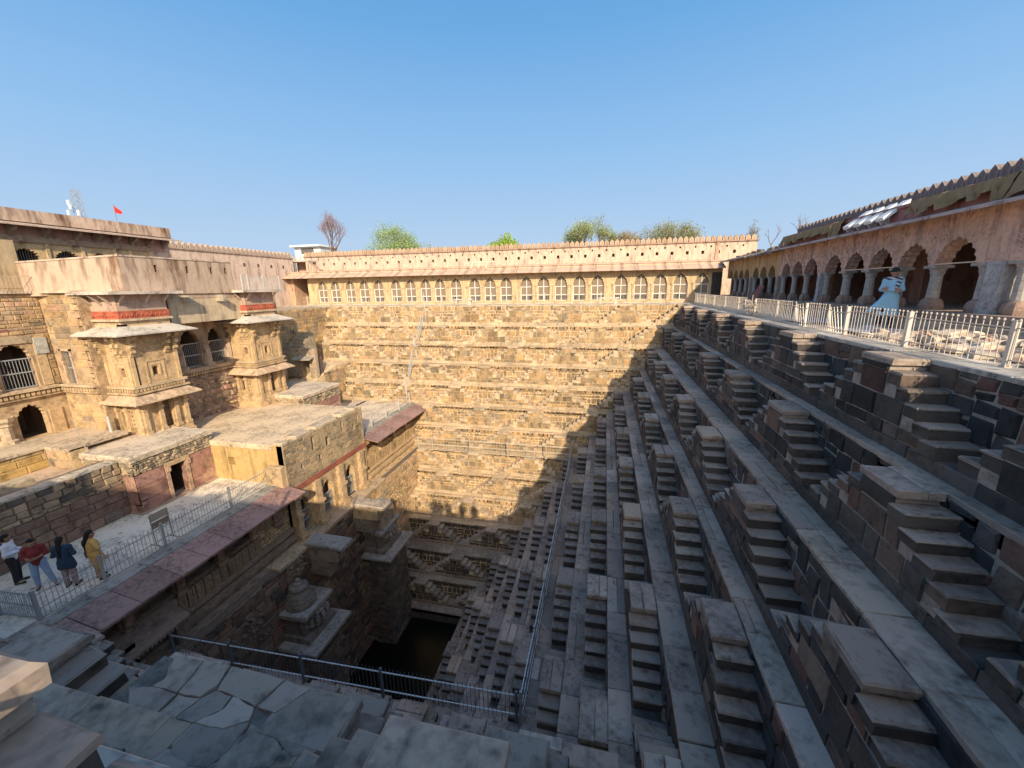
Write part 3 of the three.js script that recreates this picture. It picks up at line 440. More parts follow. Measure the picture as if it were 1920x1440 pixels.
// hollow room behind an opening
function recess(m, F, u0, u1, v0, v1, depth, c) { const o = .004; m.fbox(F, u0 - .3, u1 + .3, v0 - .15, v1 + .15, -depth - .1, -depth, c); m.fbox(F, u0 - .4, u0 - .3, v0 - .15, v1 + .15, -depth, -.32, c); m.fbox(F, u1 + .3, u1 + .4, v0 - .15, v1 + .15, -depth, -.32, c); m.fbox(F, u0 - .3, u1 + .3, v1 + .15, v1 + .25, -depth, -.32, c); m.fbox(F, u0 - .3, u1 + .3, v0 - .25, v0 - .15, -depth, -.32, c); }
function barsPanel(F, u0, u1, v0, v1, n, step, col, rails = [0, .5, 1], th = .016) { const m = new MB(); for (let u = u0 + step / 2; u < u1; u += step) m.fbox(F, u - th / 2, u + th / 2, v0, v1, n - th / 2, n + th / 2, col); for (const t of rails) { const v = lerp(v0, v1, t); m.fbox(F, u0, u1, v - .025, v + .025, n - .024, n + .024, col); } return m; }
{
  const P = thing('palace_building', 'tall sandstone palace wall with two projecting bay towers on the left', 'palace'), r = mulberry(201);
  const stones = new Pieces('wall_stone', P, M.stone, 300);
  const core = new MB(), FA = AX(-24.4), FB = SZ(13.05), FC = AX(-22.4);
  const cc = [.46, .32, .19];
  // ---- main wall X = -24.4 (Z 3 .. 13.05): two storeys of arches
  const gA = [[8.1, .95], [9.9, 1.0], [11.75, .95]], hA = gA.map(([c, w]) => archHole(c, w, -6.1, -5.2, .55, 7, .12)), hB = [[8.0, 1.1], [9.85, 1.1], [11.75, 1.1]].map(([c, w]) => archHole(c, w, -3.93, -2.6, .58, 7, .1));
  new MB().plate(FA, rect(3, 13.05, -7.1, -4.25), hA, -.32, 0, [.50, .35, .20]).build('arch_wall', M.stone, P);
  new MB().plate(FA, rect(3, 13.05, -4.25, .1), hB, -.32, 0, cc).build('arch_wall_001', M.mortar, P);
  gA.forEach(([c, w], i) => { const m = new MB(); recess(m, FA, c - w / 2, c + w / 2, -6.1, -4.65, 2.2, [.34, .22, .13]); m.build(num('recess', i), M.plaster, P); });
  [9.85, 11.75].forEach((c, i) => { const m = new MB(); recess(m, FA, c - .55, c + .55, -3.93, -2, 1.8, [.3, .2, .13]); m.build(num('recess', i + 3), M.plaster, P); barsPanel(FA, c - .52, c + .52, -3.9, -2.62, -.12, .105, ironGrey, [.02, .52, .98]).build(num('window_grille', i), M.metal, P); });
  [8.95, 10.82].forEach((c, i) => { const m = new MB(), p = FA(c, 0, .06); m.lathe(p[0], p[2], [[.3, -6.1], [.3, -5.95], [.2, -5.9], [.19, -5.35], [.25, -5.3], [.22, -5.22], [.32, -5.1], [.32, -4.95]], 8, [.50, .38, .26]); m.build(num('column', i), M.stone, P); const q = new MB(); q.lathe(p[0], p[2], [[.24, -3.93], [.26, -3.8], [.17, -3.7], [.13, -2.75], [.2, -2.62], [.22, -2.55]], 8, [.5, .39, .27]); q.build(num('column', i + 2), M.stone, P); });
  const fr = multi('wall_block', M.stone, P); fr.fbox(FA, 11.1, 12.4, -1.98, -1.68, 0, .06, [.42, .33, .22]); fr.fbox(FA, 12.42, 12.75, -3.9, -1.75, 0, .05, [.52, .37, .21]); fr.fbox(FA, 12.44, 12.86, -2.5, -1.8, .05, .09, [.46, .45, .40]); fr.fbox(FA, 10.9, 11.8, -1.45, -1.36, 0, .04, maroon); fr.fbox(FA, 12.3, 12.75, -6.1, -5, 0, .06, sand);
  masonry(FA, 3, 13.02, -1.62, .05, stones, { rnd: r, h: [.13, .24], w: [.2, .5], pal: sandPal, seed: 4, stain: 1.4 });
  masonry(FA, 12.78, 13.02, -3.9, -1.62, stones, { rnd: r, h: [.2, .4], w: [.3, .5], pal: sandPal, seed: 4 });
  masonry(FA, 3, 13.02, -7.0, -6.45, stones, { rnd: r, h: [.2, .3], w: [.5, 1], pal: sandPal, seed: 4 });
  // ---- step forward: face towards the viewer with the barred window
  new MB().plate(FB, rect(-24.4, -22.2, -6.8, .1), [rect(-23.9, -23.4, -4.02, -2.45)], -.3, 0, cc).build('return_wall', M.mortar, P);
  { const m = new MB(); recess(m, FB, -23.9, -23.4, -4.02, -2.45, .9, [.3, .2, .13]); m.build('recess_005', M.plaster, P); barsPanel(FB, -23.9, -23.4, -4.02, -2.45, -.08, .09, ironGrey, [.02, .5, .98]).build('window_grille_002', M.metal, P); const w = new MB(); for (const [a, b, c, d] of [[-24, -23.9, -4.1, -2.35], [-23.4, -23.3, -4.1, -2.35], [-24, -23.3, -2.45, -2.33], [-24, -23.3, -4.12, -4.02]]) w.fbox(FB, a, b, c, d, 0, .05, [.53, .37, .25]); w.build('frame_001', M.stone, P); }
  masonry(FB, -24.36, -22.2, -6.8, .05, stones, { rnd: r, h: [.22, .42], w: [.4, .9], pal: sandPal, seed: 8, d: .012, dv: .014, skip: (a, b, c, d) => b > -24.05 && a < -23.25 && d > -4.15 && c < -2.3 });
  core.fbox(AX(-22.15), 13.05, 13.5, -6.8, .1, -.3, 0, cc);
  // ---- recessed wall between the towers: rubble below, two barred arches above
  const mids = [[17.7, 1.1], [19.25, 1.0]];
  new MB().plate(FC, rect(15.5, 24.2, -4.45, .1), mids.map(([c, w]) => archHole(c, w, -4.05, -2.75, .75, 7, .08)), -.32, 0, [.47, .34, .22]).build('arch_wall_002', M.plaster, P);
  core.fbox(FC, 15.5, 24.2, -8.6, -4.45, -.4, .1, [.30, .22, .15]);
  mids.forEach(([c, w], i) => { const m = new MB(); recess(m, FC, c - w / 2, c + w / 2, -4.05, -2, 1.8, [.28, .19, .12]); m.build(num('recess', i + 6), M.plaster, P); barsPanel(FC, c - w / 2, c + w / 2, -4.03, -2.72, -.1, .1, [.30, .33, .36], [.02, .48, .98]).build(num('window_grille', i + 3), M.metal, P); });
  { let i = 4; for (const u of [16.95, 18.5, 19.9]) { const p = FC(u, 0, .08), m = new MB(); m.lathe(p[0], p[2], [[.3, -4.1], [.32, -3.95], [.2, -3.85], [.19, -3.2], [.13, -2.9], [.2, -2.78], [.26, -2.68]], 8, [.44, .33, .24]); m.build(num('column', i++), M.stone, P); } }
  { const m = new MB(); m.fbox(FC, 15.5, 20, -4.28, -4.08, 0, .34, [.42, .31, .21]); m.fbox(FC, 15.5, 20, -4.48, -4.3, 0, .22, [.5, .36, .22]); for (let u = 15.7; u < 20; u += .16) m.fbox(FC, u, u + .1, -4.42, -4.32, .22, .3, [.5, .36, .22]); m.build('string_course', M.stone, P); }
  masonry(FC, 15.5, 20, -8.4, -4.5, stones, { rnd: r, h: [.22, .4], w: [.22, .55], pal: [[3, [.45, .29, .2]], [3, [.38, .22, .165]], [2, [.5, .36, .22]], [1, [.28, .18, .13]]], d: .12, dv: .1, gap: .035, j: .045, bv: .06, seed: 3 });
  // ---- beaded string course of the main wall and slab line above
  { const m = new MB(); for (const [F, a, b] of [[FA, 3, 13.05], [FB, -24.4, -22.15]]) { m.fbox(F, a, b, -4.05, -3.94, 0, .26, [.56, .42, .27]); m.fbox(F, a, b, -4.36, -4.26, 0, .14, [.54, .38, .22]); for (let u = a; u < b - .05; u += .17) m.fbox(F, u, u + .11, -4.24, -4.1, .05, .2, [.56, .39, .22]); m.fbox(F, a, b, -4.25, -4.05, 0, .1, [.4, .28, .17]); m.fbox(F, a, b, .1, .2, -.4, .16, [.62, .48, .36]); } m.fbox(FA, 3, 13.3, -6.45, -6.33, 0, .3, [.55, .4, .25]); m.fbox(FA, 3, 13.3, -6.33, -6.1, 0, .1, sand); for (let u = 3; u < 13; u += .2) m.fbox(FA, u, u + .12, -6.3, -6.2, .1, .16, [.5, .34, .19]); m.build('string_course_001', M.stone, P); }
  core.build('wall_core', M.mortar, P);
  // ---- balcony parapet (streaked pink plaster) with slots
  const para = (a, b, sl, name, h0) => { const L = Math.hypot(b[0] - a[0], b[1] - a[1]), ux = (b[0] - a[0]) / L, uz = -(b[1] - a[1]) / L, F = frame((u, v, n) => [a[0] + ux * u - uz * n, v, -a[1] + uz * u + ux * n], false); new MB().plate(F, [[0, -.02], [L, -.02], [L, 1.64], [0, h0]], sl.map(t => rect(t, t + .13, 1.0, 1.34)), -.28, 0, [.50, .37, .275]).build(name, M.streak, P); new MB().plate(F, [[-.02, h0], [L + .02, 1.64], [L + .02, 1.71], [-.02, h0 + .07]], [], -.3, .03, [.6, .46, .36]).build(name.replace('parapet', 'coping'), M.plaster, P); };
  para([-24.5, 12.7], [-20.95, 14.15], [], 'parapet', 1.36);
  para([-20.95, 14.17], [-20.88, 19.7], [1.4, 2.9, 4.2, 5.05], 'parapet_001', 1.64);
  { const m = new MB(); m.fbox(AX(-24.4), 3, 12.8, .2, 2.3, -.5, -.1, [.5, .37, .22]); m.box(-25, -20.98, -.25, .05, -19.7, -13.6, [.5, .36, .26]); m.box(-22.4, -21.0, -1.5, -.25, -20, -15.9, [.58, .46, .31]); m.build('balcony_floor', M.plaster, P); }
  { const m = new MB(); for (const u of [16.6, 18.5]) { m.fbox(AX(-21), u, u + .2, -.45, -.1, 0, .5, [.4, .34, .26]); } m.build('corbel', M.stone, P); }
  // ---- top storey set back behind the parapet
  const FT = AX(-24.8), tops = [[13.25, .95], [14.7, .95], [16.0, .8], [17.8, .6]];
  new MB().plate(FT, rect(4, 19.5, 0, 2.3), tops.map(([c, w]) => archHole(c, w, .6, 1.65, .36, 9, .14)), -.3, 0, [.52, .37, .20]).build('arch_wall_003', M.stone, P);
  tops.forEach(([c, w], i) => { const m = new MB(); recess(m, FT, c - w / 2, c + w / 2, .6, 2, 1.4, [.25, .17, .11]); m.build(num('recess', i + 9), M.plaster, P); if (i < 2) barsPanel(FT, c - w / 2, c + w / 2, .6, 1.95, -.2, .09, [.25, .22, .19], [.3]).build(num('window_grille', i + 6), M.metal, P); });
  masonry(FT, 4, 12.6, .2, 2.25, stones, { rnd: r, h: [.2, .3], w: [.4, .8], pal: sandPal, d: .01, dv: .01 });
  { const m = new MB(); for (const u of [12.65, 13.95, 15.25, 16.6, 17.3, 18.3]) m.fbox(FT, u, u + .13, .6, 2.28, 0, .06, [.56, .41, .23]); m.fbox(FT, 18.45, 19.5, .6, 2.3, 0, .02, pinkWall); m.build('pilaster', M.stone, P); const b = new MB(); b.fbox(FT, 4, 18.4, 2.28, 2.55, -.3, .1, [.34, .24, .165]); b.build('string_course_002', M.stone, P); const w = new MB(); w.fbox(FT, 4, 19.5, 2.3, 3.1, -.4, -.02, [.50, .29, .225]); w.build('frieze', M.plaster, P); }
  { const m = new MB(), G = frame((a, v, n) => [-24.8 + a, v, -n], true); m.plate(G, [[-.2, 3.02], [.75, 2.9], [.75, 2.96], [-.2, 3.16]], [], 4, 19.75, [.58, .43, .34]); m.build('eave', M.plaster, P); for (let u = 5, i = 0; u < 19.6; u += u < 15 ? 1.12 : .8, i++) { const b = new MB(); b.plate(G, [[0, 2.5], [.14, 2.55], [.22, 2.68], [.4, 2.72], [.5, 2.84], [.5, 2.93], [0, 3.02]], [], u, u + .13, [.3, .22, .17]); b.build(num('bracket', i), M.stone, P); } const p = new MB(); p.fbox(FT, 4, 19.5, 3.1, 3.62, -.5, .3, [.58, .43, .33]); p.build('roof_parapet', M.streak, P); const e = new MB(); e.fbox(AX(-24.5), 19.2, 19.5, 0, 3.2, -4, -.3, pinkWall); e.build('end_wall', M.plaster, P); }
  stones.flush();
}
// ---- the two bay towers of the palace
function bayTower(Z0, L, label, seed, base) {
  const T = thing('bay_tower', label, 'tower'), r = mulberry(seed), X0 = -22.35, X1 = -20.63, Z1 = Z0 + L, FN = SZ(Z0), FW = AX(X1);
  const cx = (a, b, y0, y1, o, col, m) => m.box(X0 - .2, X1 + o, y0, y1, -(Z1 + o), -(Z0 - o), col);
  const mid = (X0 + X1) / 2 + .1, wu = Z0 + L * .5;
  // upper chamber with a small arched window in each face
  new MB().plate(FN, rect(X0, X1, -4.1, -1.3), [archHole(mid + .25, .26, -3.66, -3.36, .1, 1, 0)], -.25, 0, sand).build('body', M.stone, T);
  new MB().plate(FW, rect(Z0, Z1, -4.1, -1.3), [archHole(wu - .05, .27, -3.72, -3.4, .1, 1, 0)], -.25, 0, sand).build('body_001', M.stone, T);
  { const m = new MB(); m.box(X0, X1 - .3, -6.5, 0, -Z1 + .02, -Z0 - .9, [.22, .15, .1]); m.box(X0, X0 + .3, -6.5, 0, -Z0 - .9, -Z0 - .3, [.22, .15, .1]); m.box(X0, X1, -6.5, 0, -Z1, -Z1 + .02, sand); m.build('inner_core', M.stone, T); }
  { const m = multi('frame_strip', M.stone, T), c = [.57, .395, .215]; for (const [F, a, b, w] of [[FN, X0, X1, mid + .25], [FW, Z0, Z1, wu - .05]]) { for (const u of [a + (F === FN ? .25 : 0), b - .16]) m.fbox(F, u, u + .16, -4.1, -1.9, 0, .06, c); for (const d of [-.42, .34]) m.fbox(F, w + d, w + d + .07, -4.05, -3.0, 0, .03, c); m.fbox(F, w - .42, w + .42, -3.06, -2.98, 0, .035, c); m.fbox(F, w - .2, w + .2, -3.24, -3.2, 0, .03, c); for (const d of [-.22, .16]) m.fbox(F, w + d, w + d + .05, -3.75, -3.24, 0, .03, c); } }
  // scroll brackets under the awning
  let nb = 0; for (const [F, us] of [[FN, [X0 + .35, X1 - .42, X1 - .1]], [FW, [Z0 + .12, Z1 - .5, Z1 - .12]]]) for (const u of us) { const m = new MB(), G = frame((a, v, n) => F(u + n, v, a), F.flip); for (const [v0, v1, d] of [[-2.75, -2.62, .1], [-2.62, -2.45, .2], [-2.45, -2.33, .16], [-2.33, -2.12, .3], [-2.12, -2.0, .24], [-2.0, -1.8, .42], [-1.8, -1.62, .5]]) m.plate(G, [[0, v0], [d * .7, v0], [d, v0 + .05], [d, v1 - .02], [d * .8, v1], [0, v1]], [], -.09, .09, [.56, .40, .22]); m.build(num('bracket', nb++), M.stone, T); }
  // stone awning
  { const m = new MB(), o = .72, c = [.56, .49, .41], yb = -1.7, yt = -1.38; const P = (x, z, y) => [x, y, -z]; const a = [P(X0 - .2, Z0 - o, yb), P(X1 + o, Z0 - o, yb), P(X1 + o, Z1 + o, yb), P(X0 - .2, Z1 + o, yb)], b = [P(X0 - .2, Z0 + .0, yt), P(X1, Z0, yt), P(X1, Z1, yt), P(X0 - .2, Z1, yt)]; for (const [d, fl] of [[0, 0], [-.055, 1]]) { const q = (i, j) => { const s = p => [p[0], p[1] + d, p[2]]; fl ? m.quad(s(b[i]), s(b[j]), s(a[j]), s(a[i]), c) : m.quad(a[i], a[j], b[j], b[i], c); }; q(0, 1); q(1, 2); q(2, 3); } for (const [i, j] of [[0, 1], [1, 2], [2, 3]]) { const s = p => [p[0], p[1] - .055, p[2]]; m.quad(s(a[i]), s(a[j]), a[j], a[i], c); } m.build('awning', M.slab, T); const w = new MB(); cx(0, 0, -1.64, -1.5, -.02, [.3, .22, .15], w); w.build('awning_beam', M.stone, T); }
  // pink drum with moulding and red carved band, roof slab with struts
  { const m = new MB(); cx(0, 0, -1.4, -1.16, -.02, [.56, .42, .27], m); cx(0, 0, -1.16, -1.06, .1, [.62, .48, .32], m); cx(0, 0, -.72, .02, 0, [.55, .38, .29], m); m.build('upper_wall', M.plaster, T);
    const b = new MB(); cx(0, 0, -1.06, -.72, .03, [.46, .12, .065], b); for (const [F, a, e] of [[FN, X0 + .2, X1], [FW, Z0, Z1]]) for (let u = a + .06; u < e - .1; u += .2) { b.plate(F, [[u, -.98], [u + .1, -.9], [u + .15, -.98], [u + .16, -.9], [u + .07, -.8], [u + .02, -.86]], [], .03, .055, [.5, .14, .08]); } b.build('carved_band', M.stone, T, 'red painted carved band');
    const s = new MB(); cx(0, 0, 0, .13, .52, [.60, .5, .42], s); s.build('roof_slab', M.slab, T);
    let k = 0; for (const [F, us] of [[FN, [X0 + .3, X0 + .9, X1 - .25]], [FW, [Z0 + .1, wu + .1, Z1 - .15]]]) for (const u of us) new MB().bar(F(u, -.42, .02), F(u, -.02, .42), .05, [.54, .42, .32]).build(num('strut', k++), M.stone, T); }
  // cornice with beads and a small sloping eave, then the pillared lower storey
  { const m = new MB(); cx(0, 0, -4.2, -4.08, .16, [.56, .42, .26], m); cx(0, 0, -4.4, -4.2, .06, [.46, .32, .18], m); cx(0, 0, -4.46, -4.38, .2, [.56, .40, .23], m); for (const [F, a, e] of [[FN, X0, X1 + .1], [FW, Z0 - .1, Z1]]) for (let u = a; u < e - .06; u += .15) m.fbox(F, u, u + .1, -4.36, -4.23, .06, .15, [.56, .39, .21]); m.build('cornice', M.stone, T);
    const e = new MB(), o = .5, c = [.57, .40, .26]; const P = (x, z, y) => [x, y, -z], a = [P(X0, Z0 - o, -4.82), P(X1 + o, Z0 - o, -4.82), P(X1 + o, Z1 + o, -4.82), P(X0, Z1 + o, -4.82)], b = [P(X0, Z0, -4.46), P(X1 + .02, Z0, -4.46), P(X1 + .02, Z1, -4.46), P(X0, Z1, -4.46)], l = a.map(p => [p[0], p[1] - .06, p[2]]), d = b.map(p => [p[0], p[1] - .1, p[2]]); for (const [i, j] of [[0, 1], [1, 2], [2, 3]]) { e.quad(a[i], a[j], b[j], b[i], c); e.quad(l[i], l[j], a[j], a[i], c); e.quad(d[i], d[j], l[j], l[i], c); } e.build('eave', M.stone, T); }
  const yb = base; { const m = new MB(), dark = [.2, .14, .09]; m.plate(FN, rect(X0, X1, yb - .3, -4.5), [rect(X0 + .35, X0 + .7, yb + .35, -5.0)], -.2, -.06, [.54, .37, .2]); m.plate(FW, rect(Z0, Z1, yb - .3, -4.5), [rect(wu - .1, wu + .34, yb + .06, -4.95)], -.25, -.06, [.54, .37, .2]); m.build('lower_wall', M.stone, T); const g = new MB(); for (let i = 0; i < 6; i++) for (let j = 0; j < 2; j++) g.fbox(FN, X0 + .86 + j * .13, X0 + .92 + j * .13, -5.2 - i * .2, -5.13 - i * .2, -.06, -.05, dark); g.build('pierced_screen', M.stone, T);  // screen piercings are flat dark plates painted for the shade inside
    let k = 0; for (const [F, us] of [[FN, [X0 + .22, X0 + .8, X1 - .12]], [FW, [Z0 + .12, wu - .24, wu + .48, Z1 - .1]]]) for (const u of us) { const p = new MB(), c = [.56, .39, .22]; p.fbox(F, u - .13, u + .13, yb, yb + .14, -.1, .1, c); p.fbox(F, u - .09, u + .09, yb + .14, -5.3, -.1, .06, c); p.fbox(F, u - .12, u + .12, -5.3, -5.18, -.1, .1, c); p.fbox(F, u - .09, u + .09, -5.18, -5.0, -.1, .06, c); p.fbox(F, u - .17, u + .17, -5.0, -4.8, -.1, .12, shadeOf(c, 1.04)); p.fbox(F, u - .12, u + .12, -4.8, -4.55, -.1, .08, c); p.build(num('pillar', k++), M.stone, T); }
    const b = new MB(); cx(0, 0, yb - .9, yb - .25, .12, [.54, .37, .2], b); cx(0, 0, yb - .25, yb, .06, [.56, .39, .22], b); if (base < -6) b.build('plinth', M.stone, T); }
}
bayTower(13.45, 2.1, 'nearer of the two sandstone bay towers with red carved band', 301, -6.43);
bayTower(20.0, 2.1, 'farther of the two sandstone bay towers, iron railing on its roof', 302, -6.3);
// ---- stone hut with a dark doorway on the terrace
function hut(Z0, Z1, label, seed, door) {
  const H = thing('stone_hut', label, 'hut'), r = mulberry(seed), FN = SZ(Z0), FW = AX(-18.5), c = [.34, .2, .15];
  new MB().plate(FW, rect(Z0, Z1, -9.3, -6.72), door ? [rect(door, door + .72, -8.92, -7.36)] : [], -.3, 0, c).build('wall', M.mortar, H);
  new MB().plate(FN, rect(-21.2, -18.5, -9.3, -6.72), [], -.3, 0, c).build('wall_001', M.mortar, H);
  if (door) { const m = new MB(); recess(m, FW, door, door + .72, -8.92, -7.36, 1.6, [.2, .13, .1]); m.build('recess', M.plaster, H); const f = new MB(), k = [.5, .33, .22]; f.fbox(FW, door - .14, door, -8.92, -7.4, 0, .05, k); f.fbox(FW, door + .72, door + .88, -8.92, -7.4, 0, .05, k); f.fbox(FW, door - .16, door + .9, -7.4, -7.2, 0, .07, [.52, .36, .2]); for (const u of [door - .1, door + .78]) f.fbox(FW, u, u + .14, -7.62, -7.36, .05, .1, k); f.build('door_frame', M.stone, H); }
  const S = new Pieces('wall_slab', H, M.stone, 300), pal = [[3, [.40, .21, .16]], [2, [.46, .26, .19]], [2, [.50, .31, .2]], [1, [.33, .165, .135]]];
  masonry(FN, -21.2, -18.5, -9.2, -7.25, S, { rnd: r, h: [.55, .75], w: [.55, 1.1], pal, gap: .02, d: .015, dv: .012, seed });
  masonry(FW, Z0, Z1, -8.95, -7.25, S, { rnd: r, h: [.5, .68], w: [.9, 1.5], pal, gap: .02, d: .015, dv: .012, seed: seed + 1, skip: (a, b, v0, v1) => door && b > door - .18 && a < door + .9 });
  if (door) { masonry(FW, Z0, door - .16, -8.95, -7.25, S, { rnd: r, h: [.5, .68], w: [1, 1.4], pal, gap: .02, d: .015, dv: .01 }); masonry(FW, door + .9, Z1, -8.95, -7.25, S, { rnd: r, h: [.45, .6], w: [1, 1.4], pal, gap: .02, d: .015, dv: .01 }); }
  S.flush();
  const R = new Pieces('rubble_stone', H, M.stone, 300), rp = [[3, [.40, .31, .2]], [2, [.3, .25, .17]], [2, [.5, .38, .25]], [1, [.18, .15, .11]]];
  for (const [F, a, b] of [[FN, -21.2, -18.46], [FW, Z0, Z1]]) masonry(F, a, b, -7.24, -6.62, R, { rnd: r, h: [.09, .16], w: [.1, .26], pal: rp, gap: .006, j: .03, d: .02, dv: .05, seed });
  R.flush();
  const m = new MB(); m.slab(frame((u, v, n) => [u, v, -n], true), -22.4, -18.42, -6.66, -6.43, Z0 - .06, Z1 + .02, [.62, .50, .37], r, .03, .03); m.build('roof', M.slab, H); const l = new MB(); l.fbox(FW, Z0 - .05, Z1, -9.0, -8.88, 0, .14, [.42, .31, .23]); l.fbox(FN, -21.2, -18.4, -9.0, -8.9, 0, .1, [.36, .27, .2]); l.build('plinth', M.stone, H);
}
hut(11.25, 14.72, 'pink stone hut with a dark doorway behind the four visitors', 401, 12.55);
hut(21.0, 24.6, 'low stone hut with a flat grey roof beyond the arched pavilion', 402, 0);
{ // ---- terrace floor with kerb, dark red eave slabs below it
  const G = struct('terrace', 'pale paved terrace above the lower gallery on the left'), r = mulberry(411), b = new MB();
  b.box(-19.2, -14.75, -9.25, -8.95, -14.7, -3, [.74, .65, .52]); b.box(-19.2, -14.75, -9.25, -8.95, -29.2, -20.9, [.66, .54, .40]); b.box(-20.0, -19, -9.3, -8.95, -29, -24, [.6, .5, .38]); b.build('floor', M.slab, G);
  const S = new Pieces('kerb_slab', G, M.slab, 300); for (const [z0, z1] of [[5.6, 14.6], [20.9, 28.7]]) for (let z = z0; z < z1 - .1;) { const l = Math.min(z1 - z, 1 + r() * .7), A = z, B = z + l, sd = r() * 1e9, c = vary([.33, .30, .25], r, .1); S.add([-15, -8.9, -(A + B) / 2], .7, m => m.slab(frame((u, v, n) => [u, v, -n], true), -15.2, -14.66, -9.06, -8.9, A + .008, B - .008, c, mulberry(sd), .012, .02)); z += l; } S.flush();
}
{
  const E = thing('gallery_eave', 'sloping eave of dark red slabs along the near terrace edge', 'eave'), r = mulberry(413);
  eaveSlabs(E, 5.4, 14.6, r);
  const E2 = thing('gallery_eave', 'short sloping eave of red slabs at the far end of the terrace', 'eave'); eaveSlabs(E2, 20.95, 28.6, r);
}
function eaveSlabs(E, z0, z1, r) { let i = 0; for (let z = z0; z < z1 - .1; i++) { const l = Math.min(z1 - z, .95 + r() * .3), a = z + .012, b = z + l - .012, d = (r() - .5) * .03, e = (r() - .5) * .05; new MB().plate(frame((u, v, n) => [u, v, -n], true), [[-14.75, -9.03 + d], [-13.42 + e, -9.24 + d], [-13.42 + e, -9.16 + d], [-14.75, -8.93 + d]], [], a, b, vary([.34, .20, .165], r, .16)).build(num('slab', i), M.slab, E); z += l; } }
{ // ---- brown retaining wall behind the visitors
  const W = thing('retaining_wall', 'brown stone retaining wall behind the visitors on the terrace', 'wall'), r = mulberry(415), F = AX(-19.1), S = new Pieces('wall_stone', W, M.stone, 300);
  new MB().fbox(F, 2, 11.3, -9.2, -6.62, -.8, 0, [.2, .14, .1]).build('wall_core', M.mortar, W);
  masonry(F, 2, 11.28, -8.95, -7.55, S, { rnd: r, h: [.28, .42], w: [.45, 1.0], pal: [[3, [.27, .165, .115]], [2, [.23, .145, .105]], [2, [.30, .19, .13]], [1, [.2, .15, .12]]], d: .03, dv: .03, gap: .012, seed: 31 });
  masonry(F, 2, 11.28, -7.55, -6.6, S, { rnd: r, h: [.15, .26], w: [.2, .5], pal: [[2, [.36, .27, .17]], [2, [.27, .19, .13]], [2, [.12, .1, .085]], [1, [.42, .31, .2]]], d: .02, dv: .06, gap: .014, j: .03, seed: 33 });
  S.flush(); const c = new MB(); for (let z = 2; z < 11.2;) { const l = .8 + r() * .6; c.slab(frame((u, v, n) => [u, v, -n], true), -19.6, -19.05, -6.64, -6.56, z, Math.min(11.25, z + l) - .01, vary([.48, .40, .30], r, .15), r, .02, .02); z += l; } c.build('coping', M.slab, W);
  const U = thing('sunken_court', 'small sunken court with low ochre walls above the retaining wall', 'court'), f = new MB(); f.box(-24.2, -19.4, -7.3, -7.02, -11.3, -2, [.52, .38, .26]); f.build('floor', M.slab, U); const S2 = new Pieces('wall_stone', U, M.stone, 300), FY = AX(-22.6), FE = SZ(10.95);
  new MB().fbox(FY, 2, 11, -7.1, -6.2, -1.6, 0, [.52, .36, .15]).build('back_wall', M.mortar, U); new MB().fbox(FE, -22.6, -21.2, -7.1, -6.2, -.6, 0, [.55, .40, .22]).build('end_wall', M.mortar, U);
  masonry(FY, 2, 10.95, -7.02, -6.2, S2, { rnd: r, h: [.3, .42], w: [.6, 1.2], pal: [[2, [.55, .36, .13]], [1, [.48, .34, .18]], [1, [.53, .38, .2]]], d: .015, dv: .02 }); masonry(FE, -22.6, -21.2, -7.02, -6.2, S2, { rnd: r, h: [.3, .42], w: [.4, .8], pal: sandPal, d: .015, dv: .02 }); S2.flush();
  const t = new MB(); t.box(-24.3, -22.5, -6.2, -6.08, -11.2, -2, [.56, .45, .32]); t.box(-24.4, -21.2, -6.26, -6.12, -13.1, -10.9, [.55, .43, .31]); t.build('coping', M.slab, U);
  for (const [z, h, l, x] of [[7.2, .72, 1.4, -21.3], [8.5, .5, .9, -20.9], [9.2, .28, 1.1, -20.3], [8.2, .3, 1.3, -19.9]]) { const k = new MB(); k.slab(frame((u, v, n) => [u, v, -n], true), x, x + .45, -7.02, -7.02 + h, z, z + l, vary([.46, .36, .24], r, .15), r, .06, .05); k.build(numbered('broken_block'), M.stone, U); }
}
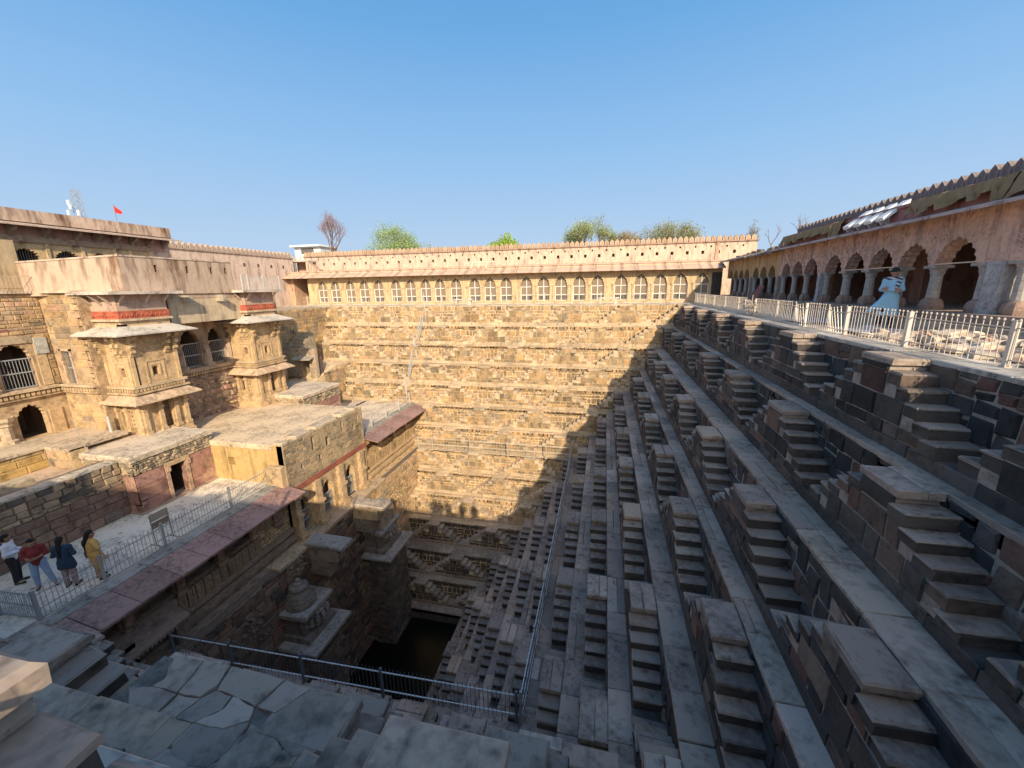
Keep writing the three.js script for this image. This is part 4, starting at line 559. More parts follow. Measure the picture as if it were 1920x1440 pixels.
{ // ---- arched pavilion in the middle of the lower gallery
  const P = thing('pavilion_building', 'square brick pavilion with three arches and a flat roof jutting from the gallery', 'pavilion'), r = mulberry(421), F = AX(-14.35), FN = SZ(14.6);
  const ar = [[15.38, .86], [17.2, .92], [19.2, .86]];
  new MB().plate(F, rect(14.6, 20.95, -11.95, -9.5), ar.map(([c, w]) => archHole(c, w, -11.9, -10.6, .62, 7, .12)), -.4, 0, [.53, .365, .2]).build('arch_wall', M.stone, P);
  const br = new Pieces('brick', P, M.stone, 300); const slots = [[16.45, -7.6, .2, .72], [17.5, -7.9, .3, .5], [18.85, -7.5, .18, .62], [19.9, -7.9, .22, .34], [15.55, -8.45, .16, .24], [16.85, -8.5, .22, .3], [20.35, -7.5, .16, .55]];
  new MB().plate(F, rect(14.6, 20.95, -9.26, -6.98), slots.map(([u, v, w, h]) => rect(u, u + w, v - h / 2, v + h / 2)), -.35, 0, [.40, .30, .19]).build('brick_wall', M.mortar, P);
  masonry(F, 14.62, 20.93, -9.24, -6.98, br, { rnd: r, h: [.1, .15], w: [.2, .42], pal: [[4, [.46, .33, .19]], [3, [.40, .30, .18]], [2, [.30, .24, .16]], [1, [.52, .38, .22]]], d: .006, dv: .018, gap: .007, j: .007, bv: .01, seed: 19, stain: 1.3, skip: (a, b, c, d) => slots.some(([u, v, w, h]) => b > u - .02 && a < u + w + .02 && d > v - h / 2 - .02 && c < v + h / 2 + .02) }); br.flush();
  { const m = new MB(); m.fbox(F, 14.5, 21.0, -9.5, -9.26, -.3, .06, [.36, .11, .075]); m.build('red_band', M.slab, P, 'dull red painted stone band'); }
  { const m = new MB(), c = [.17, .12, .08]; m.box(-19.8, -19.4, -12, -7, -20.9, -14.65, c); m.box(-19.8, -14.7, -9.7, -9.4, -20.9, -14.7, c); m.box(-19.6, -14.4, -12.1, -11.9, -20.9, -14.7, [.30, .22, .14]); m.box(-19.4, -14.4, -11.9, -7, -20.95, -20.65, sand); m.box(-19.4, -14.45, -11.9, -9.3, -14.75, -14.6, [.4, .28, .16]); m.box(-20.3, -17.5, -9.2, -7, -20.95, -20.7, sand); m.build('inner_wall', M.plaster, P); }  // interior coloured darker to paint in the shade behind the arches
  ar.forEach(([c, w], i) => barsPanel(F, c - w / 2 + .02, c + w / 2 - .02, -11.88, -10.75, -.16, .1, [.40, .42, .43], [.02, .5, .98]).build(num('window_grille', i), M.metal, P));
  [[14.78, .2], [16.3, .26], [18.2, .26], [20.2, .26]].forEach(([u, w], i) => { const m = new MB(), c = [.56, .39, .22]; m.fbox(F, u - w * 1.1, u + w * 1.1, -11.9, -11.7, 0, .42, c); m.fbox(F, u - w, u + w, -11.7, -11.6, 0, .34, c); m.fbox(F, u - w * .75, u + w * .75, -11.6, -10.75, 0, .26, c); m.fbox(F, u - w, u + w, -10.75, -10.6, 0, .34, c); m.fbox(F, u - w * .8, u + w * .8, -10.6, -9.55, 0, .22, c); m.build(num('pilaster', i), M.stone, P); });
  // yellow plastered wall towards the viewer with a square niche
  new MB().plate(FN, rect(-18.5, -14.4, -9.3, -7.0), [rect(-17.6, -17.2, -8.15, -7.75)], -.4, 0, [.60, .40, .16]).build('plaster_wall', M.plaster, P, 'yellow plastered wall with a square niche'); new MB().fbox(FN, -17.6, -17.2, -8.15, -7.75, -.42, -.3, [.48, .3, .13]).build('niche', M.plaster, P);
  // roof with raised merlon stubs along its outer edge
  const rf = new MB(), RF = frame((u, v, n) => [u, v, -n], true); rf.slab(RF, -20.6, -14.9, -7.2, -6.97, 14.55, 21.0, [.68, .51, .33], r, .02, .02); rf.slab(RF, -22.4, -18.3, -7.2, -6.99, 14.6, 20.2, [.66, .50, .33], r, .02, .02); rf.build('roof', M.slab, P);
  [[14.62, 15.0], [15.5, 16.5], [16.9, 18.7], [19.0, 20.0], [20.2, 20.9]].forEach(([a, b], i) => { const m = new MB(); m.slab(RF, -15.0, -14.36, -7.2, -6.86 + (i % 2) * .03, a, b, vary([.52, .41, .28], r, .1), r, .03, .04); m.build(num('coping_stone', i), M.stone, P); });
  { const m = new MB(); m.slab(RF, -15.2, -14.4, -9.2, -7.95, 14.35, 15.2, [.50, .35, .2], r, .03, .05); m.build('buttress', M.stone, P); }
}
{ // ---- lower gallery wall under the eaves and the deep wall down to the water
  const W = thing('gallery_wall', 'dark carved gallery wall under the red eave, running down to the water', 'gallery wall'), r = mulberry(431), S = new Pieces('wall_stone', W, M.stone, 300), FU = AX(-14.6), FD = AX(-13.68);
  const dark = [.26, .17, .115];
  // upper gallery with openings between pillars
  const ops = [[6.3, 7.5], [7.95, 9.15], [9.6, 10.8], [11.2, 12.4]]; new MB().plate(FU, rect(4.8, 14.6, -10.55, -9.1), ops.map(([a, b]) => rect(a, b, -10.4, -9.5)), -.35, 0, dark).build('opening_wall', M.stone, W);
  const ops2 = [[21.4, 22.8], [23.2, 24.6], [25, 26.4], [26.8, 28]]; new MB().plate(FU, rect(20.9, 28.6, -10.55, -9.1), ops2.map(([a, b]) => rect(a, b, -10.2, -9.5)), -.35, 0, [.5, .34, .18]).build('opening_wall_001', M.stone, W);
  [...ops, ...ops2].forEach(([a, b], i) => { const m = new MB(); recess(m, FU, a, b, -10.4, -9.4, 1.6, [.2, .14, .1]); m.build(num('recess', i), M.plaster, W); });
  ops.slice(1).concat([[14.0, 14.4]], ops2).forEach(([a], i) => { const m = new MB(), c = i < 4 ? [.30, .2, .135] : sand; m.fbox(FU, a - .36, a - .1, -10.5, -9.2, 0, .12, c); m.fbox(FU, a - .46, a, -9.5, -9.3, 0, .26, c); m.fbox(FU, a - .44, a - .02, -10.55, -10.38, 0, .2, c); m.build(num('pillar', i), M.stone, W); });
  // balustrade of grooved upright slabs
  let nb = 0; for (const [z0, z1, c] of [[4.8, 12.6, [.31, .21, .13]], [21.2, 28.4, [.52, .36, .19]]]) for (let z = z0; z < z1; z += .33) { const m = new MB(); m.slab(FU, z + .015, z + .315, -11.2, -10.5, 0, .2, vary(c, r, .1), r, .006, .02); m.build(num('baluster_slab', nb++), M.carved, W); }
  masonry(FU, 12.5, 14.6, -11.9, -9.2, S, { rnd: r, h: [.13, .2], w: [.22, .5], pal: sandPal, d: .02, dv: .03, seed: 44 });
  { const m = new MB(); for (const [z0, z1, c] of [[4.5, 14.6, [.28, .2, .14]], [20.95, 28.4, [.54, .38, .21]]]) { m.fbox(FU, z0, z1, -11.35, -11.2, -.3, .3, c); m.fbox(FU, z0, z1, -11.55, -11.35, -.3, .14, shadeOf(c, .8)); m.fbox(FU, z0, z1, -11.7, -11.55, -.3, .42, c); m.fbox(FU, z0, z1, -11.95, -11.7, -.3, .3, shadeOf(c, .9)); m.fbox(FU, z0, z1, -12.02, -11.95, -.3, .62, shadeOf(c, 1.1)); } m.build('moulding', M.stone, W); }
  // ledge in front of the pavilion and the masonry of the shaft
  { const m = new MB(); for (let z = 12.6; z < 21.2;) { const l = .8 + r() * .6; m.slab(frame((u, v, n) => [u, v, -n], true), -14.5, -13.55, -12.1, -11.93, z, z + l - .012, vary([.45, .33, .21], r, .12), r, .012, .02); z += l; } m.build('ledge', M.slab, W); const c = new MB(); c.fbox(FD, 4, 27.5, -23, -12.02, -1, 0, [.16, .12, .09]); c.fbox(FU, 4, 28.6, -12, -9.2, -.9, -.36, [.3, .2, .13]); c.build('wall_core', M.mortar, W); }
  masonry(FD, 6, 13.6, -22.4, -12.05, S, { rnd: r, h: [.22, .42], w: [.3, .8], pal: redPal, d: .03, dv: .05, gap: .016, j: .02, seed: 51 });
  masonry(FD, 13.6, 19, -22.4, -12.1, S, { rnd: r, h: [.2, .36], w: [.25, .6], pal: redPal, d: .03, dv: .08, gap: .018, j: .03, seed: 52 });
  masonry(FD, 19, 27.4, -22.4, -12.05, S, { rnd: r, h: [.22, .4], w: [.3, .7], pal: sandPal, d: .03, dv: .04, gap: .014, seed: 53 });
  S.flush();
  { const m = new MB(); m.plate(frame((a, v, n) => [-14.6 + a, v, -n], true), [[.1, -10.62], [.95, -10.9], [.95, -10.82], [.1, -10.45]], [], 6.6, 8.9, [.27, .19, .14]); for (let z = 6.7; z < 8.9; z += .13) m.fbox(FU, z, z + .07, -10.98, -10.88, .78, .94, [.25, .18, .13]); m.build('canopy', M.stone, W); const q = new MB(); for (const z of [6.9, 8.6]) q.fbox(FU, z, z + .25, -12.2, -10.8, .1, .6, [.24, .16, .11]); q.build('canopy_post', M.stone, W); }
  // carved relief panels
  const rel = (z0, z1, v0, v1, seed, c) => { const q = mulberry(seed), m = new MB(); m.fbox(FD, z0, z1, v0, v1, 0, .1, c); for (let i = 0; i < 70; i++) { const u = lerp(z0, z1, q()), v = lerp(v0, v1, q()), s = .04 + q() * .09; m.slab(frame((a, b, n) => FD(a, n, b), true), u, u + s, .08, .13 + q() * .12, v, v + s, vary(c, q, .25), q, .02, .03); } m.build(numbered('relief_panel'), M.carved, W); };
  rel(9.6, 11.4, -14.2, -12.9, 5, [.22, .15, .105]); rel(8.0, 9.2, -14.4, -13.1, 6, [.2, .14, .1]); rel(22.5, 24.5, -14.6, -13.0, 8, [.5, .35, .19]); rel(13.0, 14.0, -13.0, -12.2, 9, [.3, .22, .15]);
}
// ---- carved piers standing in the water below the pavilion
function pier(Z0, Z1, label, seed, dome) {
  const G = thing('carved_pier', label, 'pier'), r = mulberry(seed), X0 = -13.7, zc = (Z0 + Z1) / 2, c = [.21, .18, .155], S = new Pieces('pier_stone', G, M.stone, 300);
  const FW = AX(-12.1), FN = SZ(Z0), FF = frame((u, v, n) => [u, v, -(Z1 + n)], true);
  new MB().box(X0 - .2, -12.1, -23, -15.6, -Z1, -Z0, [.13, .11, .095]).build('pier_core', M.mortar, G);
  const pal = [[3, [.12, .092, .073]], [2, [.16, .115, .085]], [2, [.085, .075, .067]], [1, [.2, .145, .105]]];
  masonry(FW, Z0, Z1, -22.6, -15.7, S, { rnd: r, h: [.18, .3], w: [.3, .7], pal, d: .02, dv: .06, gap: .014, j: .02, seed }); masonry(FN, X0, -12.1, -22.6, -15.7, S, { rnd: r, h: [.18, .3], w: [.3, .6], pal, d: .02, dv: .06, gap: .014, j: .02, seed }); S.flush();
  const m = new MB(); m.slab(frame((u, v, n) => [u, v, -n], true), X0, -11.7, -15.6, -15.42, Z0 - .3, Z1 + .3, [.30, .275, .24], r, .04, .03); m.build('lower_slab', M.slab, G);
  const b = new MB(); b.box(X0, -12.3, -15.45, -15.15, -Z1 + .1, -Z0 - .1, c); b.box(X0, -12.55, -15.15, -14.15, -Z1 + .25, -Z0 - .25, shadeOf(c, .85)); b.box(X0, -12.4, -14.3, -14.15, -Z1 + .12, -Z0 - .12, c); b.build('shrine_body', M.carved, G);
  // rounded cluster of small carved bosses on the well side
  const k = new MB(); for (let i = 0; i < 9; i++) for (let j = 0; j < 7; j++) { const t = i / 8, R = .38 * Math.sin(Math.PI * (.12 + .8 * t)), a = (j / 6 - .5) * Math.PI, y = -15.1 + t * .95, x = -12.6 + Math.cos(a) * R * 1.1, z = -(zc + Math.sin(a) * R * 1.7), s = .07 + r() * .03; k.slab(frame((u, v, n) => [x + u, y + v, z + n], false), -s, s, 0, s * 1.5, -s, s, vary([.24, .21, .18], r, .3), r, .02, .03); } k.build('carved_boss', M.stone, G);
  const t = new MB(); t.slab(frame((u, v, n) => [u, v, -n], true), X0, -12.3, -14.15, -13.95, Z0 + .05, Z1 - .05, [.29, .265, .235], r, .03, .04); t.build('upper_slab', M.slab, G);
  if (dome) { const d = new MB(), x = -13.15, z = -zc + .15, dc = [.2, .17, .14]; d.lathe(x, z, [[.62, -13.95], [.66, -13.85], [.63, -13.7], [.58, -13.66], [.62, -13.6], [.52, -13.4], [.36, -13.2], [.34, -13.14], [.42, -13.08], [.38, -12.98], [.2, -12.92], [.22, -12.86], [.1, -12.78], [.12, -12.7], [.01, -12.6]], 20, dc); for (let i = 0; i < 28; i++) { const a = i / 28 * Math.PI * 2; d.bar([x + Math.sin(a) * .65, -13.8, z + Math.cos(a) * .65], [x + Math.sin(a) * .42, -13.28, z + Math.cos(a) * .42], .028, shadeOf(dc, 1.1)); } d.build('ribbed_dome', M.stone, G); }
  else { const d = new MB(); d.slab(frame((u, v, n) => [u, v, -n], true), -13.6, -12.5, -13.95, -12.9, Z0 + .4, Z1 - .4, [.36, .28, .2], r, .05, .06); d.slab(frame((u, v, n) => [u, v, -n], true), -13.65, -12.7, -12.9, -12.75, Z0 + .3, Z1 - .3, [.38, .31, .23], r, .05, .04); d.build('crown_block', M.stone, G); }
}
pier(12.2, 14.2, 'carved pier with a ribbed dome left of the dark pool', 501, true);
pier(18.6, 20.9, 'tall broken carved pier at the far left corner of the pool', 502, false);
[[14.35, 'grey slab on a stone bracket beside the domed pier', 1], [18.0, 'sunlit slab on a stone bracket beside the far broken pier', 2]].forEach(([z, label, k]) => {
  const G = thing('bracket_slab', label, 'stone bracket', null), r = mulberry(510 + k), RF = frame((u, v, n) => [u, v, -n], true);
  new MB().slab(RF, -13.7, -11.65, -12.0, -11.78, z, z + .85, k === 1 ? [.27, .255, .235] : [.46, .37, .28], r, .06, .05).build('slab', M.slab, G);  // near one coloured darker as in shade, far one paler as in sun
  const b = new MB(); b.box(-13.7, -12.1, -12.75, -12.0, -z - .75, -z - .1, k === 1 ? [.25, .2, .155] : [.5, .36, .2]); b.box(-13.7, -12.6, -13.6, -12.75, -z - .72, -z - .13, [.22, .17, .13]); for (const d of [.08, .36, .6]) b.box(-12.1, -12.05, -12.7, -12.05, -z - d - .1, -z - d, [.28, .22, .17]); b.build('bracket', M.stone, G);
});
{ // ---- far left corner: retaining walls, small shaded stairs and door
  const G = thing('corner_wall', 'sunlit stone retaining wall in the far left corner of the well', 'wall'), r = mulberry(520), F = AX(-21.5), S = new Pieces('wall_stone', G, M.stone, 300), c = new MB();
  c.plate(AX(-21.5), [[24.6, -9.2], [30.3, -9.2], [30.3, -5.9], [28.5, -6.0], [24.6, -7.2]], [], -2.5, 0, tanMortar); c.box(-31, -24.5, -9, -1.4, -33, -22.3, [.46, .35, .22]); c.build('wall_core', M.mortar, G);
  masonry(F, 24.6, 30.2, -9, -7.2, S, { rnd: r, h: [.25, .4], w: [.3, .7], pal: tanPal }); masonry(F, 27, 30.2, -7.2, -6.3, S, { rnd: r, h: [.25, .4], w: [.3, .7], pal: tanPal }); masonry(AX(-24.5), 22.4, 32.5, -6, -1.45, S, { rnd: r, h: [.25, .4], w: [.3, .7], pal: tanPal }); masonry(SZ(22.3), -31, -24.5, -6, -1.45, S, { rnd: r, h: [.25, .4], w: [.3, .7], pal: tanPal }); S.flush();
  const st = thing('corner_stairs', 'shaded flight of steps behind the farther bay tower', 'stairs'); for (let i = 0; i < 7; i++) { const m = new MB(); m.slab(frame((u, v, n) => [u, v, -n], true), -24.4, -23.0, -6.5, -3.2 - i * .23, 28.0 - i * .3, 28.35 - i * .3, [.36, .29, .2], r, .01, .02); m.build(num('step', i), M.slab, st); }
  const s2 = thing('corner_stairs', 'lower dark flight of steps beside the low flat roof', 'stairs'); for (let i = 0; i < 6; i++) { const m = new MB(); m.slab(frame((u, v, n) => [u, v, -n], true), -21.4, -20.4, -9, -7.0 - i * .25, 26.4 - i * .3, 26.75 - i * .3, [.36, .29, .2], r, .01, .02); m.build(num('step', i), M.slab, s2); }
  const d = thing('corner_doorway', 'small dark doorway with a stone hood in the far left corner', 'doorway'); new MB().plate(SZ(26.4), rect(-24.4, -21.6, -7.2, -4.3), [rect(-22.9, -22.2, -6.9, -5.2)], -.3, 0, [.42, .32, .22]).build('wall', M.stone, d); const q = new MB(); recess(q, SZ(26.4), -22.9, -22.2, -6.9, -5.2, 1.0, [.15, .1, .08]); q.build('recess', M.plaster, d); new MB().plate(frame((a, v, n) => [n, v, -26.4 + a], true), [[-.1, -4.95], [.6, -5.12], [.6, -5.06], [-.1, -4.82]], [], -23.3, -21.7, [.42, .36, .28]).build('hood', M.slab, d);
}
{ const R = thing('rampart_wall', 'short crenellated rampart behind the palace, left of the stair canopy', 'wall'), F = AX(-31), pk = [.66, .50, .40]; new MB().fbox(F, 20, 36.5, -1.6, 3.25, -.5, 0, pk).build('wall_face', M.plaster, R); new MB().fbox(F, 20, 36.5, 3.2, 3.3, -.6, .1, [.46, .33, .26]).build('string_course', M.plaster, R); const h = new MB(); for (let z = 23; z < 36; z += 1.5) h.fbox(F, z, z + .22, 2.2, 2.5, 0, .004, [.1, .07, .05]); h.build('painted_hole', M.plain, R); const m = merlon([.62, .47, .36]); for (let z = 20.2, i = 0; z < 36.4; z += .455, i++) put(m, num('merlon', i), R, -31.15, 3.3, -z, Math.PI / 2, [1.1, 1, 1]); }  // holes are flat dark plates: the shade inside is painted
{ // ---- small stair canopy between the two ramparts
  const C = thing('stair_canopy', 'little open canopy with stairs on both sides between the ramparts', 'canopy'), m = new MB(), c = [.62, .42, .31]; m.box(-32.2, -29.6, 2.95, 3.12, -38.6, -37, [.62, .52, .42]); m.build('roof', M.slab, C); const p = new MB(); p.box(-32.8, -29.0, 1.6, 2.0, -38.4, -37.2, c); for (const x of [-32, -29.9]) p.box(x, x + .15, 2, 2.95, -37.4, -37.2, c); p.box(-32, -29.8, 2, 2.95, -38.4, -38.2, [.5, .3, .22]); p.build('wall', M.plaster, C); for (const s of [-1, 1]) for (let i = 0; i < 5; i++) { const q = new MB(), x = -30.9 + s * (1.2 + i * .28); q.box(x - .16, x + .16, 1.5, 2.9 - i * .22, -37.6, -36.9, [.6, .42, .31]); q.build(num('step', i + (s > 0 ? 5 : 0)), M.plaster, C); } }
// ---------------------------------------------------------------- railings
// bars run from a to b ([x, z]) on level y; posts at the given distances
function fence(name, label, a, b, y, h, o = {}) {
  const G = thing(name, label, o.cat ?? 'railing', null), L = Math.hypot(b[0] - a[0], b[1] - a[1]), dx = (b[0] - a[0]) / L, dz = (b[1] - a[1]) / L, at = (t, yy) => [a[0] + dx * t, y + yy, a[1] + dz * t], r = mulberry(o.seed ?? 5), c = o.col ?? [.5, .46, .40], pitch = o.pitch ?? .115;
  const barM = new MB(); barM.bar([0, o.b0 ?? .04, 0], [0, h + (o.over ?? .1), 0], o.th ?? .009, c, 5); if (o.knob) barM.lathe(0, 0, [[.004, h + .09], [.018, h + .11], [.014, h + .135], [.001, h + .145]], 5, c); const bar = barM.build('bar', M.metal); scene.remove(bar);
  let n = 0; if (!o.nobars) for (let t = pitch; t < L - pitch * .5; t += pitch) { const p = at(t, 0), m = put(bar, num('bar', n++), G, p[0], p[1], p[2]), w = o.bent ? o.bent(t) : 0; m.rotation.set((r() - .5) * .03 + w * dz, 0, (r() - .5) * .03 - w * dx); }
  const P = new MB(); P.box(-.035, .035, 0, h + .12, -.035, .035, o.post ?? c); P.box(-.05, .05, -.02, .03, -.05, .05, shadeOf(c, .8)); const post = P.build('post', M.metal); scene.remove(post); let k = 0; for (const t of o.posts ?? [0, L]) { const p = at(t, 0); put(post, num('post', k++), G, p[0], p[1], p[2], Math.atan2(dx, dz)); }
  let q = 0; for (const v of o.rails ?? [.12, h]) { const R = new MB(), st = o.bent ? .4 : L; for (let t = 0; t < L - .01; t += st) { const e = Math.min(L, t + st), p0 = at(t, v), p1 = at(e, v); if (o.bent) { p0[0] += Math.sin(t * 5) * .05 * Math.abs(o.bent(t)) ; p0[1] -= v * .25 * Math.abs(o.bent(t)); p1[1] -= v * .25 * Math.abs(o.bent(e)); } R.bar(p0, p1, o.rail ?? .018, o.railCol ?? c); } R.build(num('rail', q++), M.metal, G); }
  for (const [i, [p, s]] of (o.braces ?? []).entries()) new MB().bar(p, s, .014, o.railCol ?? c).build(num('brace', i), M.metal, G);
  return G;
}
const seq = (a, s, b) => { const o = []; for (let t = a; t <= b + 1e-6; t += s) o.push(t); return o; };
fence('rim_fence', 'long pale iron fence with knobbed bars along the right rim, bent in places', [6.25, -3.3], [6.25, -31.5], -1.35, .62, { knob: true, over: .08, pitch: .128, th: .0075, rail: .013, posts: seq(.0, 2.27, 28.3), col: [.66, .55, .44], post: [.55, .50, .44], seed: 8, b0: .02, bent: t => (t > 9 && t < 10.2) || (t > 11.2 && t < 12.4) ? .45 * Math.sin((t - 9) * 3) : (t > 16 && t < 16.9 ? .5 : 0) });
fence('terrace_fence', 'grey iron fence along the near terrace edge in front of the visitors', [-15.28, -6.3], [-15.22, -14.5], -8.95, .84, { pitch: .118, posts: [0, 1.55, 3.4, 6.1, 8.2], col: [.40, .39, .37], over: .12, rails: [.04, .34, .78], seed: 12 });
fence('terrace_gate', 'grey iron gate at the near end of the terrace beside the steps', [-16.7, -6.2], [-15.3, -6.3], -8.95, .82, { cat: 'gate', pitch: .085, posts: [0, 1.38], col: [.33, .36, .39], over: .02, rails: [.06, .45, .82], rail: .024, seed: 13 });
fence('terrace_rail', 'thin pipe rail at the far end of the terrace above the red eave', [-14.95, -21.0], [-14.95, -28.4], -8.9, .8, { nobars: true, posts: [0, 1.8, 3.7, 5.6, 7.3], col: [.56, .53, .48], rails: [.3, .78], rail: .016 });
fence('pool_railing', 'dark railing with two pale rails across the near side of the pool', [-13.7, -8.2], [-1.95, -8.62], -11.95, .92, { pitch: .125, posts: [0, 2.3, 4.9, 7.6, 11.7], col: [.12, .125, .13], post: [.12, .14, .17], railCol: [.62, .62, .6], rails: [.22, .9], rail: .02, over: .13, seed: 15 });  // bars coloured near black to look backlit
fence('pool_railing', 'long railing beside the right flight of stairs, running to the far wall', [-1.88, -8.6], [-1.88, -26.6], -11.95, .98, { pitch: .125, posts: seq(0, 2.25, 18), col: [.34, .34, .34], railCol: [.6, .6, .6], rails: [.06, .5, .98], rail: .02, over: .04, seed: 16, braces: seq(.3, 2.6, 17).map(t => [[-1.86, -11.2, -8.6 - t], [-1.28, -11.93, -8.6 - t]]) });
fence('pool_railing', 'pale railing on a sunlit ledge across the foot of the far wall', [-13.5, -26.5], [-1.95, -26.55], -11.95, .98, { pitch: .125, posts: [0, 1.1, 4.1, 7, 9.8, 11.5], col: [.55, .48, .38], railCol: [.68, .62, .52], rails: [.06, .5, .98], rail: .02, over: .03, seed: 17 });
fence('rim_railing', 'thin pale railing along the top of the far wall in front of the arcade', [-27.2, -32.62], [5.6, -32.62], -1.35, .8, { pitch: .13, posts: seq(.5, 2.2, 32), col: [.66, .52, .37], th: .005, rails: [.05, .4, .8], rail: .011, over: .02, seed: 18 });
fence('balcony_railing', 'light grey iron railing on the roof of the farther bay tower', [-20.2, -19.6], [-20.2, -22.4], .13, .74, { pitch: .09, posts: [0, .4, 1.5, 2.75], col: [.56, .54, .50], rails: [.05, .72], over: .01, seed: 19 });
fence('balcony_railing', 'thin railing in front of the left end of the streaked parapet', [-24.1, -9.5], [-24.1, -13.0], .2, .62, { pitch: .12, posts: [0, 3.45], col: [.54, .42, .32], th: .006, rails: [.6], rail: .01, over: .01, seed: 20 });
fence('near_railing', 'iron railing on the near rim behind the viewer', [-14, .16], [5.6, .16], -1.03, .7, { pitch: .42, posts: seq(0, 2.4, 19), th: .012, seed: 31 });
{ // railing that zigzags down the far wall
  const G = thing('stair_railing', 'light grey railing that climbs the far wall in short bent panels', 'railing'), c = [.52, .53, .52], pts = [[-14.85, -1.35, 32.45], [-14.75, -2.95, 31.75], [-15.3, -4.45, 30.95], [-15.1, -5.95, 30.1], [-15.55, -7.45, 29.3], [-15.4, -8.95, 28.5]];
  for (let i = 0; i < 5; i++) { const a = pts[i], b = pts[i + 1], w = i % 2 ? .75 : .18, m = new MB(), z = -(a[2] - .5); for (const t of seq(0, .125, 1)) { const x = lerp(a[0] - (i % 2 ? .1 : 0), b[0], t) - 0, y = lerp(a[1], b[1], t); m.bar([x, y, z], [x, y + 1.0, z], .012, c); } for (const h of [.15, .55, 1.0]) m.bar([a[0], a[1] + h, z], [b[0], b[1] + h, z], .02, c); m.build(num('panel', i), M.metal, G); const q = new MB(); q.bar([a[0], a[1] - .1, z], [a[0], a[1] + 1.1, z], .028, c); q.build(num('post', i), M.metal, G); }
}
// ---------------------------------------------------------------- people
// surface of a blend of tapered capsules and ellipsoids; parts: [ax, ay, az, ar, bx, by, bz, br]
function blob(parts, cell, k, colour) {
  const lo = [1e9, 1e9, 1e9], hi = [-1e9, -1e9, -1e9]; for (const p of parts) for (const [o, q] of [[0, 3], [4, 7]]) for (let i = 0; i < 3; i++) { lo[i] = Math.min(lo[i], p[o + i] - p[q] - cell * 3); hi[i] = Math.max(hi[i], p[o + i] + p[q] + cell * 3); }
  const sz = hi.map((v, i) => v - lo[i]), N = Math.max(12, Math.ceil(Math.max(...sz) / cell) + 2), S = Math.max(...sz) / 2 * N / (N - 3), ctr = lo.map((v, i) => (v + hi[i]) / 2);
  const sdf = (x, y, z) => { let d = 1e3; for (const [ax, ay, az, ar, bx, by, bz, br] of parts) { const ux = bx - ax, uy = by - ay, uz = bz - az, l = ux * ux + uy * uy + uz * uz; let t = l ? ((x - ax) * ux + (y - ay) * uy + (z - az) * uz) / l : 0; t = t < 0 ? 0 : t > 1 ? 1 : t; const e = Math.hypot(x - ax - ux * t, y - ay - uy * t, z - az - uz * t) - (ar + (br - ar) * t); const h = Math.max(0, k - Math.abs(d - e)) / k; d = Math.min(d, e) - h * h * k * .25; } return d; };
  const mc = new MarchingCubes(N, new THREE.MeshBasicMaterial(), false, false, 120000); mc.isolation = 0;
  const half = N / 2; for (let i = 0; i < N; i++) { const z = ctr[2] + (i - half) / half * S; if (z < lo[2] || z > hi[2]) { for (let j = 0; j < N * N; j++) mc.field[i * N * N + j] = -1; continue; } for (let j = 0; j < N; j++) { const y = ctr[1] + (j - half) / half * S; for (let q = 0; q < N; q++) { const x = ctr[0] + (q - half) / half * S; mc.field[q + j * N + i * N * N] = (x < lo[0] || x > hi[0] || y < lo[1] || y > hi[1]) ? -1 : -sdf(x, y, z); } } }
  mc.update(); const n = mc.count, p = new Float32Array(n * 3), nn = new Float32Array(n * 3), c = new Float32Array(n * 3), u = new Float32Array(n * 2), e = cell * .5;
  for (let i = 0; i < n; i++) { const x = ctr[0] + mc.positionArray[i * 3] * S, y = ctr[1] + mc.positionArray[i * 3 + 1] * S, z = ctr[2] + mc.positionArray[i * 3 + 2] * S; p.set([x, y, z], i * 3); const v = new THREE.Vector3(sdf(x + e, y, z) - sdf(x - e, y, z), sdf(x, y + e, z) - sdf(x, y - e, z), sdf(x, y, z + e) - sdf(x, y, z - e)).normalize(); nn.set([v.x, v.y, v.z], i * 3); c.set(typeof colour === 'function' ? colour(x, y, z) : colour, i * 3); u.set([x + z, y], i * 2); }
  const g = new THREE.BufferGeometry(); g.setAttribute('position', new THREE.BufferAttribute(p, 3)); g.setAttribute('normal', new THREE.BufferAttribute(nn, 3)); g.setAttribute('uv', new THREE.BufferAttribute(u, 2)); g.setAttribute('color', new THREE.BufferAttribute(c, 3)); return g;
}
const cap = (a, ra, b, rb) => [...a, ra, ...b, rb], mix = (a, b, t) => a.map((v, i) => lerp(v, b[i], t));
function part(geo, name, mat, parent) { const m = new THREE.Mesh(geo, mat); m.name = name; m.castShadow = m.receiveShadow = true; parent.add(m); return m; }
function hand(w, dir, side, curl) { // palm, four unequal fingers in two bends and a thumb, from the wrist
  const d = new THREE.Vector3(...dir).normalize(), s = new THREE.Vector3(...side).normalize(), n = new THREE.Vector3().crossVectors(d, s), at = (a, b, c) => [w[0] + d.x * a + s.x * b + n.x * c, w[1] + d.y * a + s.y * b + n.y * c, w[2] + d.z * a + s.z * b + n.z * c], o = [];
  for (const b of [-.026, 0, .026]) o.push(cap(at(0, b * .6, 0), .017, at(.085, b, 0), .016));
  [[-.033, .062], [-.011, .074], [.011, .078], [.033, .068]].forEach(([b, l]) => { const k = at(.09, b, 0), m = at(.09 + l * .5, b, curl * .018), e = at(.09 + l * (1 - curl * .25), b, curl * .05); o.push(cap(k, .0095, m, .0085), cap(m, .0085, e, .0075)); });
  o.push(cap(at(.02, .028, 0), .013, at(.055, .058, curl * .02), .010), cap(at(.055, .058, curl * .02), .010, at(.085, .062, curl * .04), .0085)); return o;
}
